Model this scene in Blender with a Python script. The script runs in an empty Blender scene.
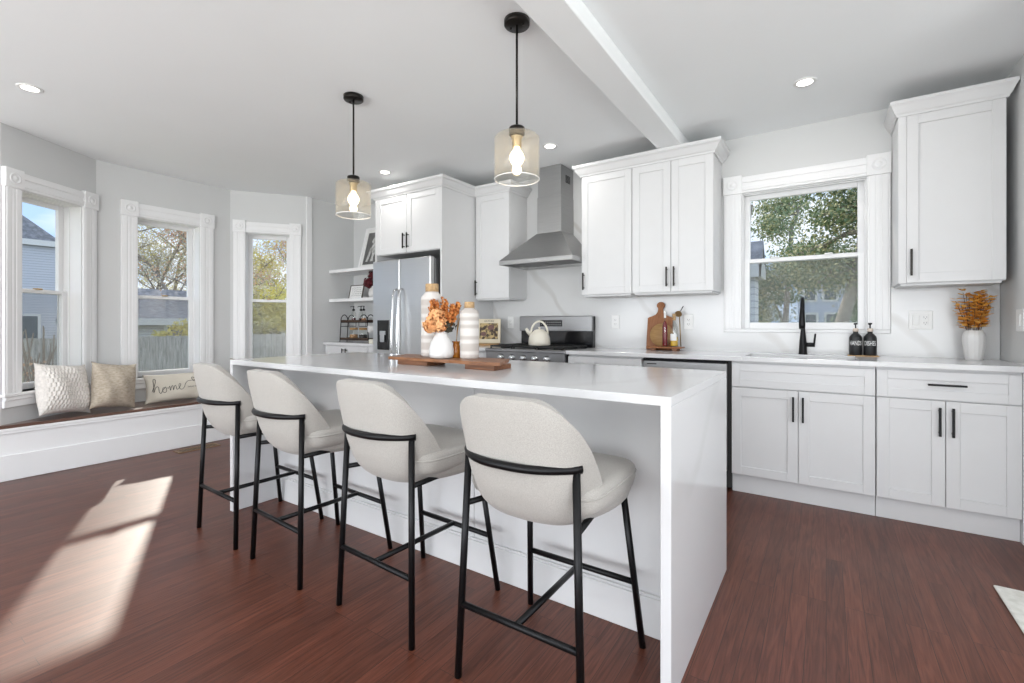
import bpy, bmesh, math, random
from mathutils import Vector, Matrix
random.seed(7)
C = bpy.context.scene.collection
sc = bpy.context.scene
PI = math.pi

# ------------------------------------------------------------ camera
cam_d = bpy.data.cameras.new('camera'); cam = bpy.data.objects.new('camera', cam_d); C.objects.link(cam)
cam_d.sensor_width = 36; cam_d.lens = 470.05 / 1024 * 36
cam_d.shift_y = -17.9 / 1024
cam_d.clip_start = .02; cam_d.clip_end = 300
cam.location = (0, 0, 1.132); cam.rotation_euler = (PI / 2, 0, .5893)
sc.camera = cam
# ------------------------------------------------------------ look
vs = sc.view_settings
vs.view_transform = 'Standard'; vs.look = 'None'; vs.gamma = 1; vs.use_curve_mapping = False
vs.exposure = 0.04
# ------------------------------------------------------------ sky
w = bpy.data.worlds.new('sky'); sc.world = w; w.use_nodes = True
nt = w.node_tree; bg = nt.nodes['Background']
tc = nt.nodes.new('ShaderNodeTexCoord'); mp = nt.nodes.new('ShaderNodeMapping'); mp.inputs['Scale'].default_value = (1, 1, 3)
nz = nt.nodes.new('ShaderNodeTexNoise'); nz.inputs['Scale'].default_value = 3.2; nz.inputs['Detail'].default_value = 6
cr = nt.nodes.new('ShaderNodeValToRGB')
cr.color_ramp.elements[0].position = .42; cr.color_ramp.elements[0].color = (.25, .36, .53, 1)
cr.color_ramp.elements[1].position = .58; cr.color_ramp.elements[1].color = (.47, .50, .55, 1)
nt.links.new(tc.outputs['Generated'], mp.inputs['Vector']); nt.links.new(mp.outputs['Vector'], nz.inputs['Vector'])
nt.links.new(nz.outputs['Fac'], cr.inputs['Fac']); nt.links.new(cr.outputs['Color'], bg.inputs['Color'])
bg.inputs['Strength'].default_value = 2.3
# ------------------------------------------------------------ sun
sd = bpy.data.lights.new('sun', 'SUN'); sun = bpy.data.objects.new('sun', sd); C.objects.link(sun)
sd.energy = 4.3; sd.angle = .02; sd.color = (1, .93, .82)
to_sun = Vector((-.905, .425, .56)).normalized()
sun.rotation_euler = to_sun.to_track_quat('Z', 'Y').to_euler(); sun.location = (-8, 6, 8)
DOWNLIGHT = 2.6       # watts of each recessed ceiling light
# big soft fill lamps added at unseen openings, tilted up to brighten the ceiling
def area(name, loc, rot, sx, sy, e, col=(1, 1, 1)):
    l = bpy.data.lights.new(name, 'AREA'); l.shape = 'RECTANGLE'; l.size = sx; l.size_y = sy; l.energy = e; l.color = col
    o = bpy.data.objects.new(name, l); C.objects.link(o); o.location = loc; o.rotation_euler = rot; return o
area('rear_fill', (-1.2, -3.35, 1.2), (PI / 2 + .85, 0, 0), 6.6, 2.1, 335, (.965, .985, 1))
area('side_fill', (3.15, -.5, 1.25), (PI / 2 + 1.0, 0, PI / 2), 4.2, 2.1, 150, (.965, .985, 1))

# ============================================================ materials
MATS = {}
def mat(name, col, rough=.5, metal=0.0, spec=.5, **k):
    if name in MATS: return MATS[name]
    m = bpy.data.materials.new(name); m.use_nodes = True; n = m.node_tree
    b = n.nodes['Principled BSDF']
    b.inputs['Base Color'].default_value = (*col, 1); b.inputs['Roughness'].default_value = rough
    b.inputs['Metallic'].default_value = metal; b.inputs['Specular IOR Level'].default_value = spec
    t = n.nodes.new('ShaderNodeTexCoord'); mp = n.nodes.new('ShaderNodeMapping')
    mp.inputs['Scale'].default_value = k.get('stretch', (1, 1, 1)); n.links.new(t.outputs['Object'], mp.inputs['Vector'])
    nz = n.nodes.new('ShaderNodeTexNoise'); nz.inputs['Scale'].default_value = k.get('scale', 8); nz.inputs['Detail'].default_value = k.get('detail', 3)
    n.links.new(mp.outputs['Vector'], nz.inputs['Vector'])
    if k.get('vary', .02) > 0 or 'col2' in k:
        r = n.nodes.new('ShaderNodeValToRGB'); v = k.get('vary', .02)
        c2 = k.get('col2'); a = tuple(max(0, c * (1 - v)) for c in col) if c2 is None else col
        c = tuple(min(1, c * (1 + v)) for c in col) if c2 is None else c2
        r.color_ramp.elements[0].position = k.get('p0', .35); r.color_ramp.elements[1].position = k.get('p1', .65)
        r.color_ramp.elements[0].color = (*a, 1); r.color_ramp.elements[1].color = (*c, 1)
        n.links.new(nz.outputs['Fac'], r.inputs['Fac']); n.links.new(r.outputs['Color'], b.inputs['Base Color'])
    if k.get('bump', 0):
        bp = n.nodes.new('ShaderNodeBump'); bp.inputs['Strength'].default_value = k['bump']; bp.inputs['Distance'].default_value = k.get('bdist', .002)
        nb = n.nodes.new('ShaderNodeTexNoise'); nb.inputs['Scale'].default_value = k.get('bscale', 60); nb.inputs['Detail'].default_value = 2
        n.links.new(mp.outputs['Vector'], nb.inputs['Vector']); n.links.new(nb.outputs['Fac'], bp.inputs['Height'])
        n.links.new(bp.outputs['Normal'], b.inputs['Normal'])
    if 'sheen' in k: b.inputs['Sheen Weight'].default_value = k['sheen']
    if 'coat' in k: b.inputs['Coat Weight'].default_value = k['coat']; b.inputs['Coat Roughness'].default_value = .2
    MATS[name] = m; return m

M_wall = mat('wall_paint', (.635, .64, .64), .85, vary=.008, scale=2)
M_ceil = mat('ceiling_paint', (.90, .92, .93), .9, vary=.008, scale=1.5)
M_trim = mat('trim_paint', (.83, .83, .835), .35, vary=.006)
M_cab = mat('cabinet_paint', (.685, .685, .69), .38, vary=.006)
M_cabin = mat('cabinet_shade_paint', (.80, .80, .79), .5, vary=.01)
M_black = mat('black_metal', (.008, .008, .009), .38, .6, vary=.05)
M_pull = mat('dark_bronze_pull', (.02, .017, .015), .35, .7, vary=.05)
M_blackgl = mat('black_gloss', (.008, .008, .010), .12, vary=.0)
M_steel = mat('brushed_steel', (.66, .66, .66), .33, 1.0, stretch=(1, 1, 60), scale=4, vary=.012)
M_steelh = mat('brushed_steel_sideways', (.40, .40, .40), .34, 1.0, stretch=(1, 1, 80), scale=5, vary=.05)
M_steelr = mat('range_steel', (.27, .27, .275), .36, 1.0, stretch=(1, 1, 80), scale=5, vary=.02)
M_steelp = mat('polished_steel', (.62, .63, .64), .16, 1.0, vary=.02)
M_iron = mat('cast_iron', (.012, .012, .012), .6, .2, bump=.3)
M_fab = mat('oatmeal_fabric', (.36, .34, .315), .95, sheen=.2, scale=420, detail=2, col2=(.45, .43, .40), bump=.5, bscale=420, bdist=.001)
M_wood = mat('board_wood', (.15, .055, .02), .45, stretch=(3, 26, 26), scale=3, col2=(.29, .125, .05), p0=.3, p1=.7)
M_woodd = mat('runner_wood', (.13, .052, .022), .5, stretch=(3, 26, 26), scale=3, col2=(.22, .09, .04))
M_woodo = mat('orange_wood', (.24, .085, .026), .45, stretch=(25, 25, 3), scale=3, col2=(.32, .125, .042))
M_woodl = mat('light_wood', (.36, .20, .075), .5, stretch=(3, 22, 22), scale=4, col2=(.45, .27, .11))
M_cork = mat('tan_cork', (.47, .31, .16), .8, scale=90, vary=.15)
M_bench = mat('bench_wood', (.095, .048, .035), .3, stretch=(12, 1.2, 12), scale=4, col2=(.16, .085, .062), coat=.3)
M_cream = mat('cream_enamel', (.76, .72, .62), .3, vary=.01)
M_white = mat('white_ceramic', (.70, .69, .68), .35, vary=.01)
M_plast = mat('white_plastic', (.84, .84, .83), .35, vary=.0)
M_dark = mat('outlet_slot', (.03, .03, .03), .6, vary=0)
M_brass = mat('aged_brass', (.45, .30, .14), .35, .9, vary=.05)
M_ora = mat('rust_petal', (.50, .15, .035), .8, scale=30, col2=(.66, .27, .07))
M_peach = mat('peach_petal', (.72, .33, .13), .8, scale=30, col2=(.80, .44, .20))
M_gold = mat('amber_leaf', (.86, .38, .04), .7, scale=30, col2=(.95, .58, .14))
M_stem = mat('brown_stem', (.12, .06, .04), .7)
M_burg = mat('burgundy_petal', (.11, .012, .018), .8, scale=40, vary=.3)
M_rug = mat('rug_wool', (.62, .61, .56), .95, scale=30, col2=(.74, .73, .69), bump=.5, bscale=200)
M_gasket = mat('dark_gap', (.03, .03, .03), .7, vary=0)

def emit(name, col, s):
    m = bpy.data.materials.new(name); m.use_nodes = True; n = m.node_tree; n.nodes.clear()
    e = n.nodes.new('ShaderNodeEmission'); e.inputs['Color'].default_value = (*col, 1); e.inputs['Strength'].default_value = s
    o = n.nodes.new('ShaderNodeOutputMaterial'); n.links.new(e.outputs[0], o.inputs[0]); return m
M_led = emit('led_diffuser', (1, .97, .90), 9.0)
M_bulb = emit('bulb_glow', (1, .80, .52), 8.0)

def glass_mat(name, tint=(1, 1, 1), k0=.04, k1=.6, rough=.0, power=4.0):
    """thin clear pane: reflection rises towards grazing angles on both faces"""
    m = bpy.data.materials.new(name); m.use_nodes = True; n = m.node_tree; n.nodes.clear()
    t = n.nodes.new('ShaderNodeBsdfTransparent'); t.inputs['Color'].default_value = (*tint, 1)
    g = n.nodes.new('ShaderNodeBsdfGlossy'); g.inputs['Roughness'].default_value = rough
    f = n.nodes.new('ShaderNodeLayerWeight'); f.inputs['Blend'].default_value = .5
    p = n.nodes.new('ShaderNodeMath'); p.operation = 'POWER'; p.inputs[1].default_value = power; n.links.new(f.outputs['Facing'], p.inputs[0])
    a = n.nodes.new('ShaderNodeMath'); a.operation = 'MULTIPLY_ADD'; a.inputs[1].default_value = k1; a.inputs[2].default_value = k0; n.links.new(p.outputs[0], a.inputs[0])
    mx = n.nodes.new('ShaderNodeMixShader'); o = n.nodes.new('ShaderNodeOutputMaterial')
    n.links.new(a.outputs[0], mx.inputs[0]); n.links.new(t.outputs[0], mx.inputs[1]); n.links.new(g.outputs[0], mx.inputs[2])
    n.links.new(mx.outputs[0], o.inputs[0]); return m
M_glass = glass_mat('window_glass', (.985, .99, .99), .002, .3, 0, 5)
M_shade = glass_mat('seeded_glass', (.99, .985, .97), .02, .35, .03, 3)
n_ = M_shade.node_tree; out_ = n_.nodes['Material Output']; src_ = out_.inputs[0].links[0].from_socket
tr_ = n_.nodes.new('ShaderNodeBsdfTranslucent'); tr_.inputs['Color'].default_value = (1, .93, .80, 1); m_ = n_.nodes.new('ShaderNodeMixShader'); m_.inputs[0].default_value = .07
n_.links.new(src_, m_.inputs[1]); n_.links.new(tr_.outputs[0], m_.inputs[2]); n_.links.new(m_.outputs[0], out_.inputs[0])
M_jarg = glass_mat('jar_glass', (.93, .94, .93), .05, .5)
M_amber = glass_mat('amber_glass', (.75, .32, .05), .05, .5)
def screen_mat():
    m = bpy.data.materials.new('insect_screen'); m.use_nodes = True; n = m.node_tree; n.nodes.clear()
    t = n.nodes.new('ShaderNodeBsdfTransparent'); d = n.nodes.new('ShaderNodeBsdfDiffuse'); d.inputs['Color'].default_value = (.34, .34, .33, 1)
    mx = n.nodes.new('ShaderNodeMixShader'); mx.inputs[0].default_value = .22; o = n.nodes.new('ShaderNodeOutputMaterial')
    n.links.new(t.outputs[0], mx.inputs[1]); n.links.new(d.outputs[0], mx.inputs[2]); n.links.new(mx.outputs[0], o.inputs[0]); return m
M_screen = screen_mat()

def quartz(name, base, vein, amt, scale, rough=.15, rot=(0.4, 0.9, 0.5)):
    m = bpy.data.materials.new(name); m.use_nodes = True; n = m.node_tree; b = n.nodes['Principled BSDF']
    b.inputs['Roughness'].default_value = rough
    t = n.nodes.new('ShaderNodeTexCoord'); mp = n.nodes.new('ShaderNodeMapping'); mp.inputs['Rotation'].default_value = rot
    n.links.new(t.outputs['Object'], mp.inputs['Vector'])
    wv = n.nodes.new('ShaderNodeTexWave'); wv.inputs['Scale'].default_value = scale; wv.inputs['Distortion'].default_value = 9
    wv.inputs['Detail'].default_value = 4; wv.inputs['Detail Scale'].default_value = .9
    n.links.new(mp.outputs['Vector'], wv.inputs['Vector'])
    r = n.nodes.new('ShaderNodeValToRGB'); r.color_ramp.elements[0].position = .0; r.color_ramp.elements[0].color = (1, 1, 1, 1)
    r.color_ramp.elements[1].position = .035; r.color_ramp.elements[1].color = (0, 0, 0, 1)
    n.links.new(wv.outputs['Fac'], r.inputs['Fac'])
    nz = n.nodes.new('ShaderNodeTexNoise'); nz.inputs['Scale'].default_value = 2.5; n.links.new(mp.outputs['Vector'], nz.inputs['Vector'])
    mu = n.nodes.new('ShaderNodeMath'); mu.operation = 'MULTIPLY'; n.links.new(r.outputs['Color'], mu.inputs[0]); n.links.new(nz.outputs['Fac'], mu.inputs[1])
    m2 = n.nodes.new('ShaderNodeMath'); m2.operation = 'MULTIPLY'; m2.inputs[1].default_value = amt; n.links.new(mu.outputs[0], m2.inputs[0])
    mx = n.nodes.new('ShaderNodeMix'); mx.data_type = 'RGBA'; mx.inputs[6].default_value = (*base, 1); mx.inputs[7].default_value = (*vein, 1)
    n.links.new(m2.outputs[0], mx.inputs[0]); n.links.new(mx.outputs[2], b.inputs['Base Color']); return m
M_quartz = quartz('white_quartz', (.675, .675, .685), (.50, .49, .47), .30, .5, .13)
M_splash = quartz('marble_backsplash', (.64, .64, .64), (.36, .33, .30), .60, .55, .16, (.5, .75, .3))

def floor_mat():
    m = bpy.data.materials.new('oak_strip_floor'); m.use_nodes = True; n = m.node_tree; b = n.nodes['Principled BSDF']
    L = n.links.new; b.inputs['Specular IOR Level'].default_value = .42
    t = n.nodes.new('ShaderNodeTexCoord')
    mp = n.nodes.new('ShaderNodeMapping'); mp.inputs['Rotation'].default_value = (0, 0, PI / 2); L(t.outputs['Object'], mp.inputs['Vector'])
    br = n.nodes.new('ShaderNodeTexBrick'); br.offset = .37; br.offset_frequency = 3
    br.inputs['Scale'].default_value = 1; br.inputs['Brick Width'].default_value = 1.15; br.inputs['Row Height'].default_value = .062
    br.inputs['Mortar Size'].default_value = .0009; br.inputs['Mortar Smooth'].default_value = .3; br.inputs['Bias'].default_value = 0
    br.inputs['Color1'].default_value = (0, 0, 0, 1); br.inputs['Color2'].default_value = (1, 1, 1, 1); br.inputs['Mortar'].default_value = (.5, .5, .5, 1)
    L(mp.outputs['Vector'], br.inputs['Vector'])
    # grain: noise stretched along the planks, shifted per plank
    sh = n.nodes.new('ShaderNodeVectorMath'); sh.operation = 'MULTIPLY_ADD'
    sh.inputs[1].default_value = (5, 5, 5); L(br.outputs['Color'], sh.inputs[0]); L(mp.outputs['Vector'], sh.inputs[2])
    m2 = n.nodes.new('ShaderNodeMapping'); m2.inputs['Scale'].default_value = (1.5, 24, 1); L(sh.outputs[0], m2.inputs['Vector'])
    g = n.nodes.new('ShaderNodeTexNoise'); g.inputs['Scale'].default_value = 2.2; g.inputs['Detail'].default_value = 6; g.inputs['Distortion'].default_value = 1.8
    L(m2.outputs['Vector'], g.inputs['Vector'])
    gr = n.nodes.new('ShaderNodeValToRGB'); gr.color_ramp.elements[0].position = .28; gr.color_ramp.elements[1].position = .74
    gr.color_ramp.elements[0].color = (.066, .018, .010, 1); gr.color_ramp.elements[1].color = (.160, .053, .031, 1)
    L(g.outputs['Fac'], gr.inputs['Fac'])
    hs = n.nodes.new('ShaderNodeHueSaturation'); mr = n.nodes.new('ShaderNodeMapRange')
    mr.inputs[3].default_value = .84; mr.inputs[4].default_value = 1.18; L(br.outputs['Color'], mr.inputs[0]); L(mr.outputs[0], hs.inputs['Value'])
    L(gr.outputs['Color'], hs.inputs['Color'])
    mx = n.nodes.new('ShaderNodeMix'); mx.data_type = 'RGBA'; mx.inputs[7].default_value = (.02, .008, .006, 1)
    L(br.outputs['Fac'], mx.inputs[0]); L(hs.outputs['Color'], mx.inputs[6]); L(mx.outputs[2], b.inputs['Base Color'])
    n3 = n.nodes.new('ShaderNodeTexNoise'); n3.inputs['Scale'].default_value = 1.6; n3.inputs['Detail'].default_value = 3; L(t.outputs['Object'], n3.inputs['Vector'])
    r2 = n.nodes.new('ShaderNodeMapRange'); r2.inputs[3].default_value = .30; r2.inputs[4].default_value = .46; L(n3.outputs['Fac'], r2.inputs[0])
    L(r2.outputs[0], b.inputs['Roughness'])
    bp = n.nodes.new('ShaderNodeBump'); bp.inputs['Strength'].default_value = .25; bp.inputs['Distance'].default_value = .002
    L(g.outputs['Fac'], bp.inputs['Height']); L(bp.outputs['Normal'], b.inputs['Normal'])
    return m
M_floor = floor_mat()

# ============================================================ mesh builder
def chain_off(p):
    v = Vector((0, 0, 0))
    while p is not None: v = v + p.location; p = p.parent
    return v
class MB:
    def __init__(s): s.bm = bmesh.new(); s.sm = set()
    def _smooth(s, faces, on=True):
        for f in faces: f.smooth = on
    def box(s, x0, x1, y0, y1, z0, z1, bev=0.0, seg=1):
        if x1 < x0: x0, x1 = x1, x0
        if y1 < y0: y0, y1 = y1, y0
        if z1 < z0: z0, z1 = z1, z0
        v = [s.bm.verts.new(c) for c in ((x0, y0, z0), (x1, y0, z0), (x1, y1, z0), (x0, y1, z0), (x0, y0, z1), (x1, y0, z1), (x1, y1, z1), (x0, y1, z1))]
        fs = [s.bm.faces.new([v[i] for i in q]) for q in ((3, 2, 1, 0), (4, 5, 6, 7), (0, 1, 5, 4), (1, 2, 6, 5), (2, 3, 7, 6), (3, 0, 4, 7))]
        if bev > 0:
            es = list({e for f in fs for e in f.edges})
            bmesh.ops.bevel(s.bm, geom=es, offset=min(bev, .45 * min(x1 - x0, y1 - y0, z1 - z0)), segments=seg, affect='EDGES', profile=.5)
        return s
    def tube(s, pts, r, seg=10, cap=True, rad=None):
        pts = [Vector(p) for p in pts]; rings = []; n = len(pts); up = None
        for i, p in enumerate(pts):
            d = (pts[min(i + 1, n - 1)] - pts[max(i - 1, 0)]).normalized()
            if up is None:
                up = Vector((0, 0, 1)) if abs(d.z) < .9 else Vector((1, 0, 0))
            a = d.cross(up).normalized(); b = a.cross(d).normalized(); up = b
            rr = rad[i] if rad else r
            rings.append([s.bm.verts.new(p + (a * math.cos(2 * PI * k / seg) + b * math.sin(2 * PI * k / seg)) * rr) for k in range(seg)])
        for i in range(n - 1):
            for k in range(seg):
                f = s.bm.faces.new((rings[i][k], rings[i][(k + 1) % seg], rings[i + 1][(k + 1) % seg], rings[i + 1][k])); f.smooth = True
        if cap:
            s.bm.faces.new(rings[0][::-1]); s.bm.faces.new(rings[-1])
        return s
    def lathe(s, prof, c=(0, 0, 0), seg=28, cap=True, flute=None):
        rings = []
        for (r, z) in prof:
            rg = []
            for k in range(seg):
                a = 2 * PI * k / seg; q = r * (flute(a, z) if flute else 1)
                rg.append(s.bm.verts.new((c[0] + q * math.cos(a), c[1] + q * math.sin(a), c[2] + z)))
            rings.append(rg)
        for i in range(len(rings) - 1):
            for k in range(seg):
                f = s.bm.faces.new((rings[i][k], rings[i][(k + 1) % seg], rings[i + 1][(k + 1) % seg], rings[i + 1][k])); f.smooth = True
        if cap:
            if prof[0][0] > 1e-6: s.bm.faces.new(rings[0][::-1])
            if prof[-1][0] > 1e-6: s.bm.faces.new(rings[-1])
        return s
    def prism(s, poly, z0, z1, bev=0):
        a = [s.bm.verts.new((x, y, z0)) for x, y in poly]; b = [s.bm.verts.new((x, y, z1)) for x, y in poly]; n = len(poly)
        fs = [s.bm.faces.new(a[::-1]), s.bm.faces.new(b)]
        for i in range(n): fs.append(s.bm.faces.new((a[i], a[(i + 1) % n], b[(i + 1) % n], b[i])))
        if bev > 0: bmesh.ops.bevel(s.bm, geom=list({e for f in fs for e in f.edges}), offset=bev, segments=2, affect='EDGES', profile=.5)
        return s
    def hull(s, A, B):
        """closed loft between two equal length loops of 3-D points"""
        a = [s.bm.verts.new(p) for p in A]; b = [s.bm.verts.new(p) for p in B]; n = len(a)
        s.bm.faces.new(a[::-1]); s.bm.faces.new(b)
        for i in range(n): s.bm.faces.new((a[i], a[(i + 1) % n], b[(i + 1) % n], b[i]))
        return s
    def grid(s, fn, nu, nv, closed_u=False, smooth=True):
        P = [[s.bm.verts.new(fn(i / nu, j / nv)) for i in range(nu + (0 if closed_u else 1))] for j in range(nv + 1)]
        for j in range(nv):
            for i in range(nu):
                i2 = (i + 1) % len(P[j])
                try:
                    f = s.bm.faces.new((P[j][i], P[j][i2], P[j + 1][i2], P[j + 1][i])); f.smooth = smooth
                except ValueError: pass
        return s
    def sweep(s, path, prof, side=1):
        """mitred moulding: path in XY (x,y), profile (offset outward, z)"""
        n = len(path); P = [Vector(p) for p in path]; rings = []
        for i in range(n):
            ds = []
            if i > 0: ds.append((P[i] - P[i - 1]).normalized())
            if i < n - 1: ds.append((P[i + 1] - P[i]).normalized())
            ns = [Vector((d.y, -d.x)) * side for d in ds]
            m = sum(ns, Vector((0, 0))).normalized(); k = 1 / max(.2, m.dot(ns[0]))
            rings.append([s.bm.verts.new((P[i].x + m.x * k * o, P[i].y + m.y * k * o, z)) for o, z in prof])
        L = len(prof)
        for i in range(n - 1):
            for k in range(L): s.bm.faces.new((rings[i][k], rings[i][(k + 1) % L], rings[i + 1][(k + 1) % L], rings[i + 1][k]))
        s.bm.faces.new(rings[0][::-1]); s.bm.faces.new(rings[-1]); return s
    def ball(s, c, r, sx=1, sy=1, sz=1, u=14, v=9):
        mtx = Matrix.Translation(c) @ Matrix.Diagonal((r * sx, r * sy, r * sz, 1))
        g = bmesh.ops.create_uvsphere(s.bm, u_segments=u, v_segments=v, radius=1, matrix=mtx)
        for vv in g['verts']:
            for f in vv.link_faces: f.smooth = True
        return s
    def xf(s, m): bmesh.ops.transform(s.bm, matrix=m, verts=s.bm.verts); return s
    def build(s, name, m, parent=None, xf=None, base=True, mods=None):
        bm = s.bm
        if xf is not None: bmesh.ops.transform(bm, matrix=xf, verts=bm.verts)
        bmesh.ops.recalc_face_normals(bm, faces=bm.faces)
        loc = Vector((0, 0, 0))
        if parent is None and base and len(bm.verts):
            xs = [v.co.x for v in bm.verts]; ys = [v.co.y for v in bm.verts]; zs = [v.co.z for v in bm.verts]
            loc = Vector(((min(xs) + max(xs)) / 2, (min(ys) + max(ys)) / 2, min(zs)))
        sh = loc if parent is None else chain_off(parent)
        bmesh.ops.translate(bm, verts=bm.verts, vec=-sh)
        me = bpy.data.meshes.new(name); bm.to_mesh(me); bm.free()
        me.materials.append(m)
        o = bpy.data.objects.new(name, me); C.objects.link(o)
        if parent is None: o.location = loc
        else: o.parent = parent
        return o
def thing(name, label, cat, loc=(0, 0, 0), group=None):
    o = bpy.data.objects.new(name, None); C.objects.link(o); o.location = loc; o.empty_display_size = .05
    o['label'] = label; o['category'] = cat
    if group: o['group'] = group
    return o
def tag(o, label, cat, group=None):
    o['label'] = label; o['category'] = cat
    if group: o['group'] = group
    return o
def struct(o, label=None):
    o['kind'] = 'structure'
    if label: o['label'] = label
    return o
def sroot(name, loc, label=None):
    o = bpy.data.objects.new(name, None); C.objects.link(o); o.location = loc; o.empty_display_size = .05
    o['kind'] = 'structure'
    if label: o['label'] = label
    return o
def dup(root, loc, rotz=0, label=None):
    r = root.copy(); C.objects.link(r); r.location = loc; r.rotation_euler = (0, 0, rotz)
    if label: r['label'] = label
    for ch in list(root.children):
        c = ch.copy(); C.objects.link(c); c.parent = r
        for g in ch.children:
            d = g.copy(); C.objects.link(d); d.parent = c
    return r
def text_mb(s, size, xf, ext=.0004, align='CENTER', bend=None):
    cu = bpy.data.curves.new('lettering', 'FONT'); cu.body = s; cu.size = size; cu.extrude = ext; cu.align_x = align; cu.align_y = 'CENTER'
    cu.resolution_u = 2
    o = bpy.data.objects.new('lettering', cu); C.objects.link(o)
    dg = bpy.context.evaluated_depsgraph_get(); me = bpy.data.meshes.new_from_object(o.evaluated_get(dg))
    mb = MB(); mb.bm.from_mesh(me); bpy.data.objects.remove(o); bpy.data.meshes.remove(me); bpy.data.curves.remove(cu)
    if bend:
        for v in mb.bm.verts: v.co = bend(v.co)
    if xf is not None: bmesh.ops.transform(mb.bm, matrix=xf, verts=mb.bm.verts)
    return mb

# ============================================================ room shell
ZC = 2.578; YW = 4.03; XL = -4.93
BAY = [(-4.93, .766), (-5.36, 1.409), (-5.36, 2.534), (-4.93, 3.145)]
floor_poly = [(-4.95, -3.3), (3.2, -3.3), (3.2, 2.6), (1.1, 2.6), (1.1, 4.2), (-3.0, 4.2), (-3.0, 4.2), (-5.05, 4.2), (-5.05, 3.2), (-5.5, 2.6), (-5.5, 1.36), (-5.05, .72)]
struct(MB().prism(floor_poly, -.12, 0).build('floor', M_floor, base=False), 'dark reddish brown oak strip floor')
struct(MB().prism(floor_poly, ZC, ZC + .12).build('ceiling', M_ceil, base=False), 'smooth white ceiling')

def facet_xf(A, B):
    """local x from A to B along the wall, +y outward, z up"""
    A = Vector((*A, 0)); B = Vector((*B, 0)); x = (B - A).normalized(); y = Vector((-x.y, x.x, 0))
    m = Matrix(((x.x, y.x, 0, A.x), (x.y, y.y, 0, A.y), (0, 0, 1, 0), (0, 0, 0, 1))); return m, (B - A).length
def wall_hole(name, xf, x0, x1, a, b, c, d, th=.19, z1=ZC, z0=0.0, m=None):
    mb = MB(); mb.box(x0, a, 0, th, z0, z1); mb.box(b, x1, 0, th, z0, z1); mb.box(a, b, 0, th, z0, c); mb.box(a, b, 0, th, d, z1)
    return struct(mb.build(name, m or M_wall, xf=xf))

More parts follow.
